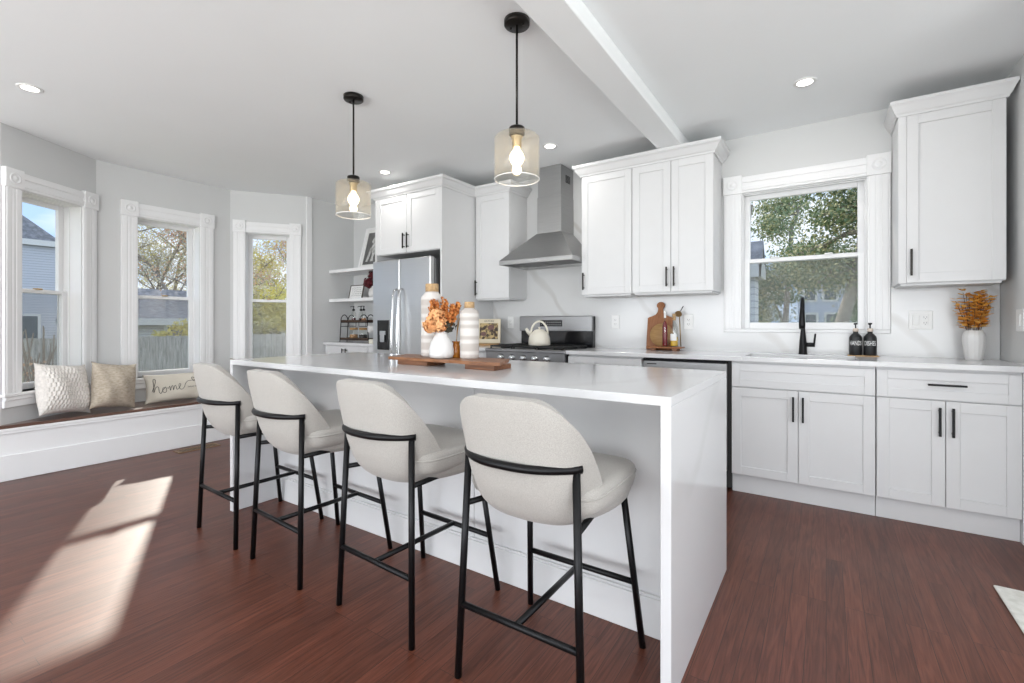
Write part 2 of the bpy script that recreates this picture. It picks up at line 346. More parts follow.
def window(num, xf, a, b, c, d, cas=.125, proud=.022, dep=.15, rail=1.39, apron=True, label=None, screen=True):
    """double hung window in opening a..b, c..d; local axes as in facet_xf"""
    o3 = xf @ Vector(((a + b) / 2, 0, c)); root = sroot('window_%d' % num, o3, label)
    # casing: fluted side boards, head board, corner blocks
    mb = MB()
    for (u0, u1) in ((a - cas, a), (b, b + cas)):
        mb.box(u0, u1, -proud, 0, c, d, .003)
        w3 = (u1 - u0)
        mb.box(u0 + .012, u0 + w3 * .36, -proud - .004, -proud + .001, c, d, .002)
        mb.box(u0 + w3 * .44, u1 - w3 * .44, -proud - .003, -proud + .001, c, d, .0015)
        mb.box(u1 - w3 * .36, u1 - .012, -proud - .004, -proud + .001, c, d, .002)
    mb.box(a, b, -proud, 0, d, d + cas, .003)
    mb.box(a, b, -proud - .008, -proud + .001, d + .018, d + cas * .40, .003)
    mb.box(a, b, -proud - .008, -proud + .001, d + cas * .60, d + cas - .012, .003)
    mb.build('window_casing', M_trim, root, xf)
    for u in (a - cas / 2, b + cas / 2):
        m2 = MB(); h = cas / 2 + .004
        m2.box(u - h, u + h, -proud - .014, 0, d - .004, d + cas + .012, .003)
        rz = Matrix.Translation((u, -proud - .014, d + cas / 2 + .003)) @ Matrix.Rotation(PI / 2, 4, 'X')
        q = MB().lathe([(.040, 0), (.040, .004), (.033, .006), (.030, .002), (.018, .002), (.014, .006), (.001, .008)], seg=24)
        q.xf(rz); me = bpy.data.meshes.new('t'); q.bm.to_mesh(me); q.bm.free(); m2.bm.from_mesh(me); bpy.data.meshes.remove(me)
        m2.build('corner_block', M_trim, root, xf)
    # jamb liner, stops, sill
    mb = MB(); t = .012
    mb.box(a + .0005, a + .006, 0, dep + .04, c, d - .006); mb.box(b - .006, b - .0005, 0, dep + .04, c, d - .006); mb.box(a + .0005, b - .0005, 0, dep + .04, d - .006, d - .0005)
    mb.box(a, a + .012, dep - .055, dep - .035, c, d, .002); mb.box(b - .012, b, dep - .055, dep - .035, c, d, .002)
    mb.box(a, b, dep - .055, dep - .035, d - .012, d, .002)
    mb.build('window_jamb', M_trim, root, xf)
    mb = MB()
    if apron:
        mb.box(a - cas - .01, b + cas + .01, -.034, dep + .05, c - .022, c, .004)
        mb.box(a - cas, b + cas, -.02, 0, c - .10, c - .022, .003); mb.box(a - cas, b + cas, -.028, 0, c - .05, c - .022, .004)
    else:
        mb.box(a - cas, b + cas, -proud - .003, dep + .045, c - .024, c - .0005, .003)
    mb.build('window_sill', M_trim, root, xf)
    f = .042
    def sash(y, z0, z1, nm, bot):
        q = MB()
        q.box(a + .006, a + .006 + f, y, y + .032, z0, z1, .003); q.box(b - .006 - f, b - .006, y, y + .032, z0, z1, .003)
        q.box(a + .006 + f, b - .006 - f, y, y + .032, z0, z0 + bot, .003); q.box(a + .006 + f, b - .006 - f, y, y + .032, z1 - (.03 if nm == 'lower_sash' else f), z1, .003)
        so = q.build(nm, M_trim, root, xf)
        MB().box(a + f, b - f, y + .013, y + .017, z0 + bot - .004, z1 - .026).build('glass', M_glass, so, xf)
        return so
    sash(dep, rail - .015, d, 'upper_sash', .03)
    lo = sash(dep - .034, c, rail + .015, 'lower_sash', .05)
    for u in ((a + b) / 2 - (b - a) * .22, (a + b) / 2 + (b - a) * .22) if (b - a) > .6 else ((a + b) / 2,):
        MB().box(u - .025, u + .025, dep - .05, dep - .01, rail + .012, rail + .024, .004).build('sash_lock', M_brass if apron else M_plast, lo, xf)
    if screen:
        MB().box(a + .02, b - .02, dep + .036, dep + .037, c + .02, rail).build('insect_screen', M_screen, root, xf)
        q = MB()
        q.box(a, a + .02, dep + .032, dep + .042, c, rail); q.box(b - .02, b, dep + .032, dep + .042, c, rail)
        q.build('screen_frame', M_trim, root, xf)
    return root

WZ0, WZ1 = .62, 2.13
for i, (nm, a, b, lab) in enumerate([('wall_bay_left', .13, .635, 'tall double-hung window in the bay, leftmost, looking onto a grey clapboard house'),
                                     ('wall_bay_middle', .297, .825, 'tall double-hung window in the middle of the bay'),
                                     ('wall_bay_right', .145, .585, 'tall narrow double-hung window on the right of the bay')]):
    m, L = facet_xf(BAY[i], BAY[i + 1])
    e0 = -.0 if i == 0 else -.0
    wall_hole(nm, m, 0, L, a, b, WZ0, WZ1, th=.185)
    window(i + 1, m, a, b, WZ0, WZ1, cas=.125 if i != 2 else .115, label=lab)
# slivers that close the outer corners of the bay
for p, q, r_ in (((-5.36, 1.409), (-5.545, 1.409), (-5.514, 1.306)), ((-5.36, 2.534), (-5.545, 2.534), (-5.511, 2.640))):
    struct(MB().prism([p, q, r_], 0, ZC).build('trim_9', M_trim))
struct(MB().box(-5.12, XL, -3.3, .766, 0, ZC).build('wall_left', M_wall))
struct(MB().box(-5.12, XL, 3.145, 3.99, 0, ZC).build('wall_left_alcove', M_wall))
struct(MB().box(XL, -3.84, 3.80, 3.99, 0, ZC).build('wall_alcove', M_wall))
# back wall with the sink window
KA, KB, KC, KD = -.545, .232, 1.09, 2.14
mk, Lk = facet_xf((-3.84, YW), (1.08, YW))
wall_hole('wall_back', mk, 0, Lk, KA + 3.84, KB + 3.84, KC, KD, th=.17)
window(4, mk, KA + 3.84, KB + 3.84, KC, KD, cas=.125, dep=.085, rail=1.618, apron=False, label='wide double-hung window over the sink looking onto trees')
struct(MB().box(.88, 1.08, 2.7, YW, 0, ZC).build('wall_right', M_wall))
struct(MB().box(1.08, 3.2, 2.6, 2.8, 0, ZC).build('wall_right_return', M_wall))
# walls of the room behind the camera, with wide openings added to let light in
q = MB(); q.box(-4.93, 3.2, -3.3, -3.1, 2.3, ZC); q.box(-4.93, -4.6, -3.3, -3.1, 0, 2.3); q.box(-1.4, -1.1, -3.3, -3.1, 0, 2.3); q.box(2.2, 3.2, -3.3, -3.1, 0, 2.3)
struct(q.build('wall_rear', M_wall))
q = MB(); q.box(3.0, 3.2, -3.1, 2.6, 2.3, ZC); q.box(3.0, 3.2, -3.1, -2.6, 0, 2.3); q.box(3.0, 3.2, 1.6, 2.6, 0, 2.3)
struct(q.build('wall_side', M_wall))
# ceiling beam, baseboards
struct(MB().box(-1.087, -.907, -3.1, YW, 2.482, ZC, .004).build('trim_1', M_ceil), 'boxed ceiling beam')
struct(MB().box(XL, XL + .02, 3.16, 3.38, 0, .19, .003).build('baseboard_left', M_trim))
struct(MB().box(XL, XL + .02, -3.0, .75, 0, .19, .003).build('baseboard_left_front', M_trim))
struct(MB().box(.86, .88, 2.7, 3.44, 0, .14, .003).build('baseboard_right', M_trim))
struct(MB().box(XL, XL + .018, 3.146, 3.215, 0.4, ZC, .003).build('trim_2', M_trim), 'flat white corner board beside the bay')

# window seat
ws = thing('window_seat', 'built-in white window seat with dark wood top filling the bay', 'bench', (-4.95, 1.95, 0))
seat_poly = [(-4.89, .72), (-4.89, 3.145), (-4.935, 3.14), (-5.355, 2.532), (-5.355, 1.411), (-4.935, .77), (-4.925, .72)]
MB().prism(seat_poly, .376, .40, .004).build('seat_top', M_bench, ws)
mb = MB(); mb.box(-4.925, -4.905, .72, 3.145, 0, .376); mb.build('front_panel', M_trim, ws)
mb = MB(); mb.box(-4.905, -4.888, .72, 3.145, 0, .185, .004); mb.box(-4.905, -4.893, .72, 3.145, .335, .376, .003); mb.box(-4.905, -4.889, .72, 3.145, .355, .376, .003)
mb.build('moulding', M_trim, ws)

# backsplash slabs (stone)
bs = MB(); t = YW - .012
bs.box(-2.925, -1.755, t, YW, .914, 2.57); bs.box(-1.755, -.672, t, YW, .914, 1.40); bs.box(-.672, .36, t, YW, .914, 1.0655); bs.box(.36, .875, t, YW, .914, 1.40)
struct(bs.build('trim_3', M_splash), 'white marble-look backsplash with grey veins')

# ============================================================ cabinet helpers
def shaker(mb, x0, x1, z0, z1, y, fr=.057, t=.019, ins=.008):
    mb.box(x0, x0 + fr, y, y + t, z0, z1, .0015); mb.box(x1 - fr, x1, y, y + t, z0, z1, .0015)
    mb.box(x0 + fr, x1 - fr, y, y + t, z0, z0 + fr, .0015); mb.box(x0 + fr, x1 - fr, y, y + t, z1 - fr, z1, .0015)
    mb.box(x0 + fr - .002, x1 - fr + .002, y + ins, y + t, z0 + fr - .002, z1 - fr + .002)
    return mb
def pull(parent, x, y, z0, z1, m=M_pull, horiz=False, name='handle'):
    mb = MB()
    if horiz:
        mb.box(z0, z1, y - .034, y - .023, x - .0055, x + .0055, .001)
        for q in (z0 + .022, z1 - .022): mb.tube([(q, y - .025, x), (q, y, x)], .0045, 8)
    else:
        mb.box(x - .0055, x + .0055, y - .034, y - .023, z0, z1, .001)
        for q in (z0 + .018, z1 - .018): mb.tube([(x, y - .025, q), (x, y, q)], .0045, 8)
    return mb.build(name, m, parent)
CROWN = [(0, 2.385), (.010, 2.385), (.014, 2.40), (.020, 2.405), (.034, 2.432), (.052, 2.452), (.056, 2.466), (.060, 2.468), (.060, 2.48), (0, 2.48)]
CROWN = [(0, 2.39), (.008, 2.39), (.012, 2.402), (.022, 2.410), (.045, 2.448), (.055, 2.455), (.060, 2.462), (.060, 2.48), (0, 2.48)]

def upper(label, x0, x1, z0, ytop, doors, yf=3.70, yb=YW, zt=2.395, right_panel=False):
    t = thing('wall_cabinet', label, 'cabinet', ((x0 + x1) / 2, (yf + yb) / 2, z0))
    mb = MB(); mb.box(x0, x1, yf + .021, yb - .001, z0, zt, .001); mb.box(x0 + .015, x1 - .015, yf + .03, yb - .02, z0 - .012, z0)
    mb.build('cabinet_body', M_cab, t)
    for (a, b, hx, h0, h1) in doors:
        d = shaker(MB(), a, b, z0 + .004, zt - .004, yf).build('door', M_cab, t)
        pull(d, hx, yf, h0, h1)
    return t
upper('white single-door wall cabinet just right of the range hood', -1.755, -1.3085, 1.375, 0, [(-1.752, -1.3105, -1.728, 1.42, 1.565)])
upper('white double-door wall cabinet just left of the sink window', -1.3065, -.69, 1.375, 0, [(-1.3045, -1.0, -1.026, 1.42, 1.57), (-.996, -.692, -.970, 1.42, 1.57)])
tag(MB().sweep([(-1.757, YW - .013), (-1.757, 3.699), (-.688, 3.699), (-.688, YW - .013)], CROWN, side=1).build('crown_moulding', M_cab),
    'white crown moulding along the pair of cabinets left of the sink window', 'moulding')
rc = upper('white single-door wall cabinet above the orange-leaved vase right of the window', .365, .835, 1.375, 0, [(.405, .833, .425, 1.42, 1.58)], zt=2.43 - .035)
MB().box(.366, .404, 3.70, 3.721, 1.375, 2.395, .001).build('filler_strip', M_cab, rc)
tag(MB().sweep([(.364, YW - .001), (.364, 3.699), (.836, 3.699), (.836, 3.76)], [(o, z) for o, z in [(0, 2.39), (.006, 2.39), (.010, 2.402), (.016, 2.410), (.032, 2.448), (.036, 2.455), (.040, 2.462), (.040, 2.48), (0, 2.48)]], side=1).build('crown_moulding', M_cab),
    'white crown moulding topping the cabinet right of the sink window', 'moulding')
upper('tall white single-door wall cabinet between fridge surround and range hood', -2.925, -2.508, 1.375, 0, [(-2.905, -2.510, -2.893, 1.41, 1.56)])
# fridge surround
fs = thing('fridge_surround', 'tall white cabinet surround framing the refrigerator with two doors above', 'cabinet', (-3.38, 3.6, 0))
mb = MB(); mb.box(-2.947, -2.927, 3.222, YW - .001, 0, 2.395, .001); mb.box(-3.84, -3.82, 3.222, YW - .001, 0, 2.395, .001)
mb.build('side_panel', M_cab, fs)
MB().box(-3.82, -2.947, 3.245, YW - .002, 1.82, 2.395, .001).build('cabinet_body', M_cab, fs)
for a, b, hx in ((-3.818, -3.386, -3.412), (-3.382, -2.949, -3.356)):
    d = shaker(MB(), a, b, 1.825, 2.39, 3.222).build('door', M_cab, fs); pull(d, hx, 3.222, 1.862, 2.01)
tag(MB().sweep([(-3.842, 3.78), (-3.842, 3.221), (-2.925, 3.221), (-2.925, 3.6985), (-2.506, 3.6985), (-2.506, YW - .013)], CROWN, side=1).build('crown_moulding', M_cab),
    'white crown moulding stepping round the fridge surround and its neighbour', 'moulding')

# base cabinets
def base_cab(label, x0, x1, fronts, yb=YW, yf=3.44):
    t = thing('base_cabinet', label, 'cabinet', ((x0 + x1) / 2, (yf + yb) / 2, 0))
    MB().box(x0, x1, yf + .021, yb - .014, .125, .883, .001).build('cabinet_body', M_cab, t)
    MB().box(x0, x1, 3.488, 3.508, 0, .125, .001).build('toe_kick', M_cab, t)
    for kind, a, b, z0, z1, hd in fronts:
        d = shaker(MB(), a, b, z0, z1, yf, fr=.05 if kind == 'drawer' else .057).build(kind, M_cab, t)
        if hd:
            if len(hd) == 3: pull(d, hd[0], yf, hd[1], hd[2], M_black)
            else: pull(d, hd[0], yf, hd[1], hd[2], M_black, True)
    return t
base_cab('white sink base cabinet with false front and two doors under the window', -.530, .2385,
         [('drawer', -.527, .2365, .714, .868, None), ('door', -.527, -.1475, .13, .708, (-.172, .518, .673)), ('door', -.1445, .2365, .13, .708, (-.120, .518, .673))])
bcr = base_cab('white base cabinet with one wide drawer over two doors, far right', .2415, .835,
         [('drawer', .2435, .832, .714, .868, (.797, .464, .622, 1)), ('door', .2435, .5395, .13, .708, (.514, .518, .675)), ('door', .5425, .832, .13, .708, (.568, .518, .675))])
MB().box(.8355, .878, 3.445, 3.508, 0, .883, .001).build('filler_strip', M_cab, bcr)
base_cab('white base cabinet between the range and the dishwasher', -1.752, -1.14,
         [('drawer', -1.750, -1.142, .70, .868, None), ('door', -1.75, -1.448, .13, .694, (-1.475, .50, .65)), ('door', -1.445, -1.142, .13, .694, (-1.42, .50, .65))])
base_cab('white base cabinet between refrigerator and range under the cookbook', -2.924, -2.562,
         [('drawer', -2.922, -2.564, .714, .868, None), ('door', -2.922, -2.564, .13, .708, (-2.59, .52, .67))])
# worktops
CT0, CT1 = .884, .914
ct = thing('countertop', 'white quartz countertop running from the range past the sink to the right wall', 'countertop', (-.43, 3.7, CT0))
SX0, SX1, SY0, SY1 = -.46, .16, 3.52, 3.87
mb = MB(); mb.box(-1.755, SX0, 3.405, YW - .013, CT0, CT1, .002); mb.box(SX1, .878, 3.405, YW - .013, CT0, CT1, .002)
mb.box(SX0, SX1, 3.405, SY0, CT0, CT1, .002); mb.box(SX0, SX1, SY1, YW - .013, CT0, CT1, .002); mb.build('worktop_slab', M_quartz, ct)
mb = MB(); a = .006
mb.box(SX0 - a, SX0, SY0 - a, SY1 + a, .70, CT0 + .001); mb.box(SX1, SX1 + a, SY0 - a, SY1 + a, .70, CT0 + .001)
mb.box(SX0, SX1, SY0 - a, SY0, .70, CT0 + .001); mb.box(SX0, SX1, SY1, SY1 + a, .70, CT0 + .001); mb.box(SX0, SX1, SY0, SY1, .69, .70)
mb.build('sink_basin', M_steelp, ct)
tag(MB().box(-2.926, -2.56, 3.405, YW - .013, CT0, CT1, .002).build('countertop', M_quartz), 'short white quartz countertop between refrigerator and range', 'countertop')

# dishwasher
dw = thing('dishwasher', 'stainless steel dishwasher with black surround left of the sink cabinet', 'dishwasher', (-.835, 3.7, 0))
MB().box(-1.135, -.533, 3.47, YW - .02, .02, .878).build('cabinet_body', M_gasket, dw)
MB().box(-1.128, -.556, 3.437, 3.469, .135, .862, .004).build('door', M_steelh, dw)
MB().box(-1.128, -.556, 3.4365, 3.470, .862, .876, .002).build('control_strip', M_blackgl, dw)
MB().box(-1.10, -1.03, 3.4355, 3.438, .835, .842, .0008).build('vent_slot', M_gasket, dw)

# ============================================================ range
rg = thing('gas_range', 'stainless steel freestanding gas range with black grates', 'range', (-2.16, 3.7, 0))
RX0, RX1 = -2.553, -1.762
MB().box(RX0, RX1, 3.44, 3.96, .04, .90, .003).build('range_body', M_gasket, rg)
MB().box(RX0 + .01, RX1 - .01, 3.41, 3.44, .17, .74, .005).build('oven_door', M_steelr, rg)
MB().box(RX0 + .01, RX1 - .01, 3.42, 3.44, .045, .16, .004).build('drawer', M_steelr, rg)
MB().box(RX0 + .12, RX1 - .12, 3.407, 3.411, .30, .60, .001).build('oven_window', M_blackgl, rg)
mb = MB(); mb.tube([(RX0 + .06, 3.36, .70), (RX1 - .06, 3.36, .70)], .012, 12)
for x in (RX0 + .09, RX1 - .09): mb.tube([(x, 3.36, .70), (x, 3.412, .70)], .008, 8)
mb.build('door_handle', M_steelp, rg)
mb = MB(); mb.hull([(RX0, 3.40, .75), (RX1, 3.40, .75), (RX1, 3.46, .75), (RX0, 3.46, .75)], [(RX0, 3.398, .885), (RX1, 3.398, .885), (RX1, 3.46, .885), (RX0, 3.46, .885)])
mb.build('control_panel', M_steelr, rg)
MB().box(RX0 - .006, RX1 + .006, 3.385, 3.96, .885, .912, .006).build('cooktop', M_steelr, rg)
for k in range(5):
    x = RX0 + .17 + k * .115
    kn = MB().lathe([(.031, 0), (.031, .006), (.025, .010), (.022, .034), (.018, .038), (.001, .038)], seg=24)
    kn.xf(Matrix.Translation((x, 3.400, .836)) @ Matrix.Rotation(PI / 2, 4, 'X')); kn.build('knob', M_steelp, rg)
gr = MB()
for i in range(3):
    gx0 = RX0 + .03 + i * .247; gx1 = gx0 + .236
    gr.box(gx0, gx1, 3.42, 3.434, .925, .94, .002); gr.box(gx0, gx1, 3.885, 3.90, .925, .94, .002)
    for x in (gx0, gx0 + .111, gx1 - .014): gr.box(x, x + .014, 3.434, 3.885, .925, .94, .002)
    for y in (3.53, 3.65, 3.77): gr.box(gx0, gx1, y, y + .012, .927, .938, .002)
    for x in (gx0, gx1 - .012):
        for y in (3.42, 3.888): gr.box(x, x + .012, y, y + .012, .911, .926)
gr.build('grate', M_iron, rg)
for x, y in ((-2.43, 3.53), (-2.43, 3.79), (-2.157, 3.66), (-1.885, 3.53), (-1.885, 3.79)): MB().lathe([(.045, 0), (.045, .006), (.032, .012), (.001, .013)], (x, y, .912), 20).build('burner', M_iron, rg)
MB().box(RX0 + .02, RX1, 3.955, 4.012, .90, 1.075, .003).build('backguard_lower', M_blackgl, rg)
MB().box(RX0 + .02, RX1, 3.962, 4.014, 1.07, 1.20, .003).build('backguard_side', M_gasket, rg)
MB().box(RX0 + .014, RX1 + .003, 3.93, 3.963, 1.06, 1.203, .005).build('backguard', M_steelr, rg)
dp = MB().box(-2.30, -2.06, 3.927, 3.931, 1.105, 1.165, .001).build('display', M_blackgl, rg)
bt = MB()
for i in range(10):
    for j in range(2): bt.box(-2.288 + i * .0225, -2.277 + i * .0225, 3.9262, 3.9275, 1.118 + j * .024, 1.124 + j * .024)
bt.build('button', mat('display_mark', (.35, .35, .35), .5, vary=0), dp)

# ============================================================ hood
hd = thing('range_hood', 'stainless steel chimney range hood mounted over the range', 'range hood', (-2.13, 3.8, 1.66))
hx0, hx1, hy0, hy1 = -2.503, -1.757, 3.53, YW - .013
cx0, cx1, cy0 = -2.235, -1.985, 3.765
mb = MB(); mb.hull([(hx0, hy0, 1.708), (hx1, hy0, 1.708), (hx1, hy1, 1.708), (hx0, hy1, 1.708)], [(cx0 - .004, cy0 - .004, 1.965), (cx1 + .004, cy0 - .004, 1.965), (cx1 + .004, hy1, 1.965), (cx0 - .004, hy1, 1.965)])
mb.build('canopy', M_steelh, hd)
mb = MB(); mb.box(hx0, hx1, hy0, hy0 + .02, 1.668, 1.708, .002); mb.box(hx0, hx0 + .02, hy0 + .02, hy1, 1.668, 1.708, .002); mb.box(hx1 - .02, hx1, hy0 + .02, hy1, 1.668, 1.708, .002); mb.box(hx0 + .02, hx1 - .02, hy1 - .02, hy1, 1.668, 1.708)
mb.build('rim', M_steelh, hd)
fl = MB(); fl.box(hx0 + .02, hx1 - .02, hy0 + .02, hy1 - .02, 1.69, 1.70); fo = fl.build('underside', M_steelp, hd)
for k in range(2):
    x = hx0 + .06 + k * .32; MB().box(x, x + .30, hy0 + .10, hy1 - .10, 1.683, 1.691, .003).build('filter', mat('filter_mesh', (.18, .18, .18), .5, .8, vary=.1, scale=200), fo)
MB().box(cx0, cx1, cy0, hy1, 1.96, 2.30, .002).build('chimney_lower', M_steelh, hd)
MB().box(cx0 + .004, cx1 - .004, cy0 + .004, hy1, 2.30, ZC - .002, .002).build('chimney_upper', M_steelh, hd)
vt = MB()
for k in range(6): vt.box(cx1 - .006, cx1 - .002, 3.86, 3.95, 2.43 + k * .012, 2.437 + k * .012)
vt.build('vent_grille', M_gasket, hd)
bt = MB()
for k in range(7): bt.tube([(-2.19 + k * .02, hy0 + .001, 1.688), (-2.19 + k * .02, hy0 - .003, 1.688)], .0045, 8)
bt.build('button', M_steelp, hd)

# ============================================================ refrigerator
fr = thing('refrigerator', 'stainless steel side-by-side refrigerator with dispenser in left door', 'refrigerator', (-3.35, 3.5, 0))
MB().box(-3.775, -2.985, 3.20, 3.95, .02, 1.735, .004).build('fridge_body', mat('fridge_side', (.16, .16, .165), .45, .5), fr)
dm = MB(); dm.box(-3.775, -3.392, 3.135, 3.195, .05, 1.75, .012, 3); dl = dm.build('door', M_steel, fr)
dm = MB(); dm.box(-3.386, -2.985, 3.135, 3.195, .05, 1.75, .012, 3); drr = dm.build('door', M_steel, fr)
MB().box(-3.70, -3.53, 3.130, 3.137, .875, 1.165, .003).build('dispenser', M_blackgl, dl)
q = MB(); q.box(-3.655, -3.575, 3.118, 3.131, 1.02, 1.06, .004); q.box(-3.645, -3.585, 3.112, 3.125, .95, 1.03, .006); q.build('paddle', mat('grey_plastic', (.35, .36, .38), .3), dl)
for d, x, s in ((dl, -3.425, -1), (drr, -3.352, 1)):
    pts = [(x, 3.134, 1.46), (x, 3.10, 1.445), (x, 3.085, 1.38)] + [(x, 3.085 - .018 * math.sin(PI * k / 8), 1.38 - k * .095) for k in range(1, 9)] + [(x, 3.10, .56), (x, 3.134, .54)]
    MB().tube(pts, .011, 12).build('door_handle', M_steelp, d)

# ============================================================ alcove
al = thing('base_cabinet', 'small white cabinet with two doors under the alcove shelves', 'cabinet', (-4.38, 3.6, 0))
MB().box(-4.925, -3.845, 3.40, 3.798, .10, .884).build('cabinet_body', M_cab, al)
MB().box(-4.925, -3.845, 3.44, 3.46, 0, .10).build('toe_kick', M_cab, al)
for a, b, hx in ((-4.90, -4.53, -4.558), (-4.526, -4.16, -4.498)):
    d = shaker(MB(), a, b, .12, .872, 3.38).build('door', M_cab, al); pull(d, hx, 3.38, .70, .85, M_black)
tag(MB().box(-4.928, -3.842, 3.365, 3.798, .884, .914, .002).build('countertop', M_quartz), 'small white countertop in the alcove left of the refrigerator', 'countertop')
for z, l in ((1.767, 'white floating shelf in the alcove, the upper of two'), (1.423, 'white floating shelf in the alcove, the lower of two')):
    tag(MB().box(-4.928, -3.843, 3.446, 3.798, z - .036, z, .002).build('floating_shelf', M_trim), l, 'shelf', 'alcove floating shelves')

# framed black-and-white picture, leaning
pf = thing('picture_frame', 'large white frame with black-and-white picture leaning on the upper alcove shelf', 'picture', (-4.36, 3.60, 1.767))
def leaning(w_, h_, ang, base):
    return Matrix.Translation(base) @ Matrix.Rotation(-ang, 4, 'X')
X = leaning(.42, .52, .26, (-4.385, 3.60, 1.767))
q = MB(); fw = .032
q.box(-.21, -.21 + fw, -.01, .012, 0, .52, .002); q.box(.21 - fw, .21, -.01, .012, 0, .52, .002); q.box(-.21 + fw, .21 - fw, -.01, .012, 0, fw, .002); q.box(-.21 + fw, .21 - fw, -.01, .012, .52 - fw, .52, .002)
q.build('frame', M_trim, pf, X)
MB().box(-.18, .18, .0, .006, .03, .49).build('mat_board', mat('mat_board', (.80, .80, .78), .8, vary=0), pf, X)
MB().box(-.145, .145, -.003, .001, .055, .455).build('photograph', mat('photo_dark', (.09, .09, .09), .5, scale=9, col2=(.16, .155, .15)), pf, X)
q = MB()
def flat(mb, pts, y): mb.bm.faces.new([mb.bm.verts.new((x, y, z)) for x, z in pts])
flat(q, [(-.04, .38), (.0, .42), (.05, .40), (.07, .34), (.04, .30), (.06, .24), (.02, .14), (.03, .09), (-.02, .09), (-.01, .18), (-.05, .25), (-.03, .31), (-.06, .34)], -.0035)
flat(q, [(-.10, .09), (-.06, .09), (-.04, .20), (-.06, .27)], -.0035)
q.build('light_figure', mat('photo_light', (.5, .5, .49), .6, scale=30, vary=.3), pf, X)
# small sign
sg = thing('sign', 'small dark-framed white sign with writing standing on the lower alcove shelf', 'sign', (-4.59, 3.56, 1.423))
X = leaning(.2, .16, .22, (-4.59, 3.56, 1.423))
q = MB(); q.box(-.12, -.112, -.008, .006, 0, .165); q.box(.112, .12, -.008, .006, 0, .165); q.box(-.112, .112, -.008, .006, 0, .008); q.box(-.112, .112, -.008, .006, .157, .165); q.build('frame', mat('dark_frame', (.06, .045, .035), .5), sg, X)
MB().box(-.112, .112, -.002, .003, .008, .157).build('panel', M_plast, sg, X)
q = MB(); rs = random.Random(3)
for r_ in range(5):
    z = .132 - r_ * .024; x = -.085
    while x < .07:
        l = rs.uniform(.012, .03); pts = [(x + l * k / 6, -.0035, z + .004 * math.sin(k * 2.1 + r_)) for k in range(7)]; q.tube(pts, .0009, 4); x += l + .009
q.build('lettering', M_dark, sg, X)
# vase with burgundy flower
vs_ = thing('vase', 'small white vase with burgundy flowers on the lower alcove shelf by the fridge', 'vase', (-4.305, 3.60, 1.423))
MB().lathe([(.03, 0), (.055, .01), (.068, .05), (.055, .10), (.03, .125), (.028, .14), (.022, .14), (.022, .10)], (-4.305, 3.60, 1.423)).build('vase_body', M_white, vs_)
def petals(mb, c, n, R, size, rng, flat_=1.0):
    for _ in range(n):
        d = Vector((rng.gauss(0, 1), rng.gauss(0, 1), rng.gauss(0, 1) * flat_)).normalized(); p = Vector(c) + d * R * (rng.random() ** .4)
        a = d.orthogonal().normalized(); a.rotate(Matrix.Rotation(rng.random() * 6.28, 3, d)); b = d.cross(a)
        d2 = (d * .5 + Vector((rng.gauss(0, .5), rng.gauss(0, .5), rng.gauss(0, .5)))).normalized()
        s_ = size * rng.uniform(.7, 1.3)
        v = [mb.bm.verts.new(q_) for q_ in (p - a * s_ * .5, p + b * s_ * .5 + d2 * s_ * .25, p + a * s_ * .5 + d2 * s_ * .1, p - b * s_ * .5 + d2 * s_ * .3)]
        f = mb.bm.faces.new(v)
    return mb
rng = random.Random(5)
q = MB(); petals(q, (-4.37, 3.58, 1.60), 160, .062, .035, rng); petals(q, (-4.33, 3.60, 1.68), 130, .055, .03, rng); petals(q, (-4.28, 3.62, 1.62), 80, .05, .03, rng)
q.build('flowers', M_burg, vs_)
MB().tube([(-4.305, 3.60, 1.46), (-4.32, 3.60, 1.62)], .003, 6).build('stem', M_stem, vs_)
# two-tier rack
rk = thing('two_tier_rack', 'black wire two-tier rack with dark wood trays on the alcove counter', 'rack', (-4.55, 3.60, .914))
q = MB(); kx0, kx1, ky0, ky1 = -4.85, -4.33, 3.54, 3.64
for x, s in ((kx0, 1), (kx1, -1)):
    for y in (ky0, ky1): q.tube([(x + s * .0, y, .914), (x + s * .02, y, 1.14), (x + s * .02, y, 1.16)], .005, 8)
for y in (ky0, ky1):
    for x0 in (kx0 + .02, kx1 - .15):
        pts = [(x0 + .065 - .065 * math.cos(PI * k / 12), y, 1.16 + .075 * math.sin(PI * k / 12)) for k in range(13)]; q.tube(pts, .005, 8)
    q.tube([(kx0 + .02, y, 1.10), (kx0 + .17, y, 1.10), (kx0 + .17, y, 1.16)], .004, 8); q.tube([(kx1 - .02, y, 1.10), (kx1 - .17, y, 1.10), (kx1 - .17, y, 1.16)], .004, 8)
for x in (kx0 + .02, kx1 - .02):
    for z in (.945, 1.10, 1.145): q.tube([(x, ky0, z), (x, ky1, z)], .004, 6)
for z in (.945, 1.145): q.tube([(kx0 + .02, ky0, z), (kx1 - .02, ky0, z)], .004, 6)
q.build('wire_frame', M_black, rk)
for z, e in ((.935, 0), (1.145, .02)):
    q = MB(); q.box(kx0 + e, kx1 - e, ky0 + .006, ky1 - .006, z, z + .008); q.box(kx0 + e, kx1 - e, ky0 + .002, ky0 + .010, z, z + .03, .001); q.box(kx0 + e, kx1 - e, ky1 - .010, ky1 - .002, z, z + .03, .001)
    q.build('tray', mat('rack_wood', (.07, .04, .025), .6, stretch=(2, 20, 20), vary=.3), rk)
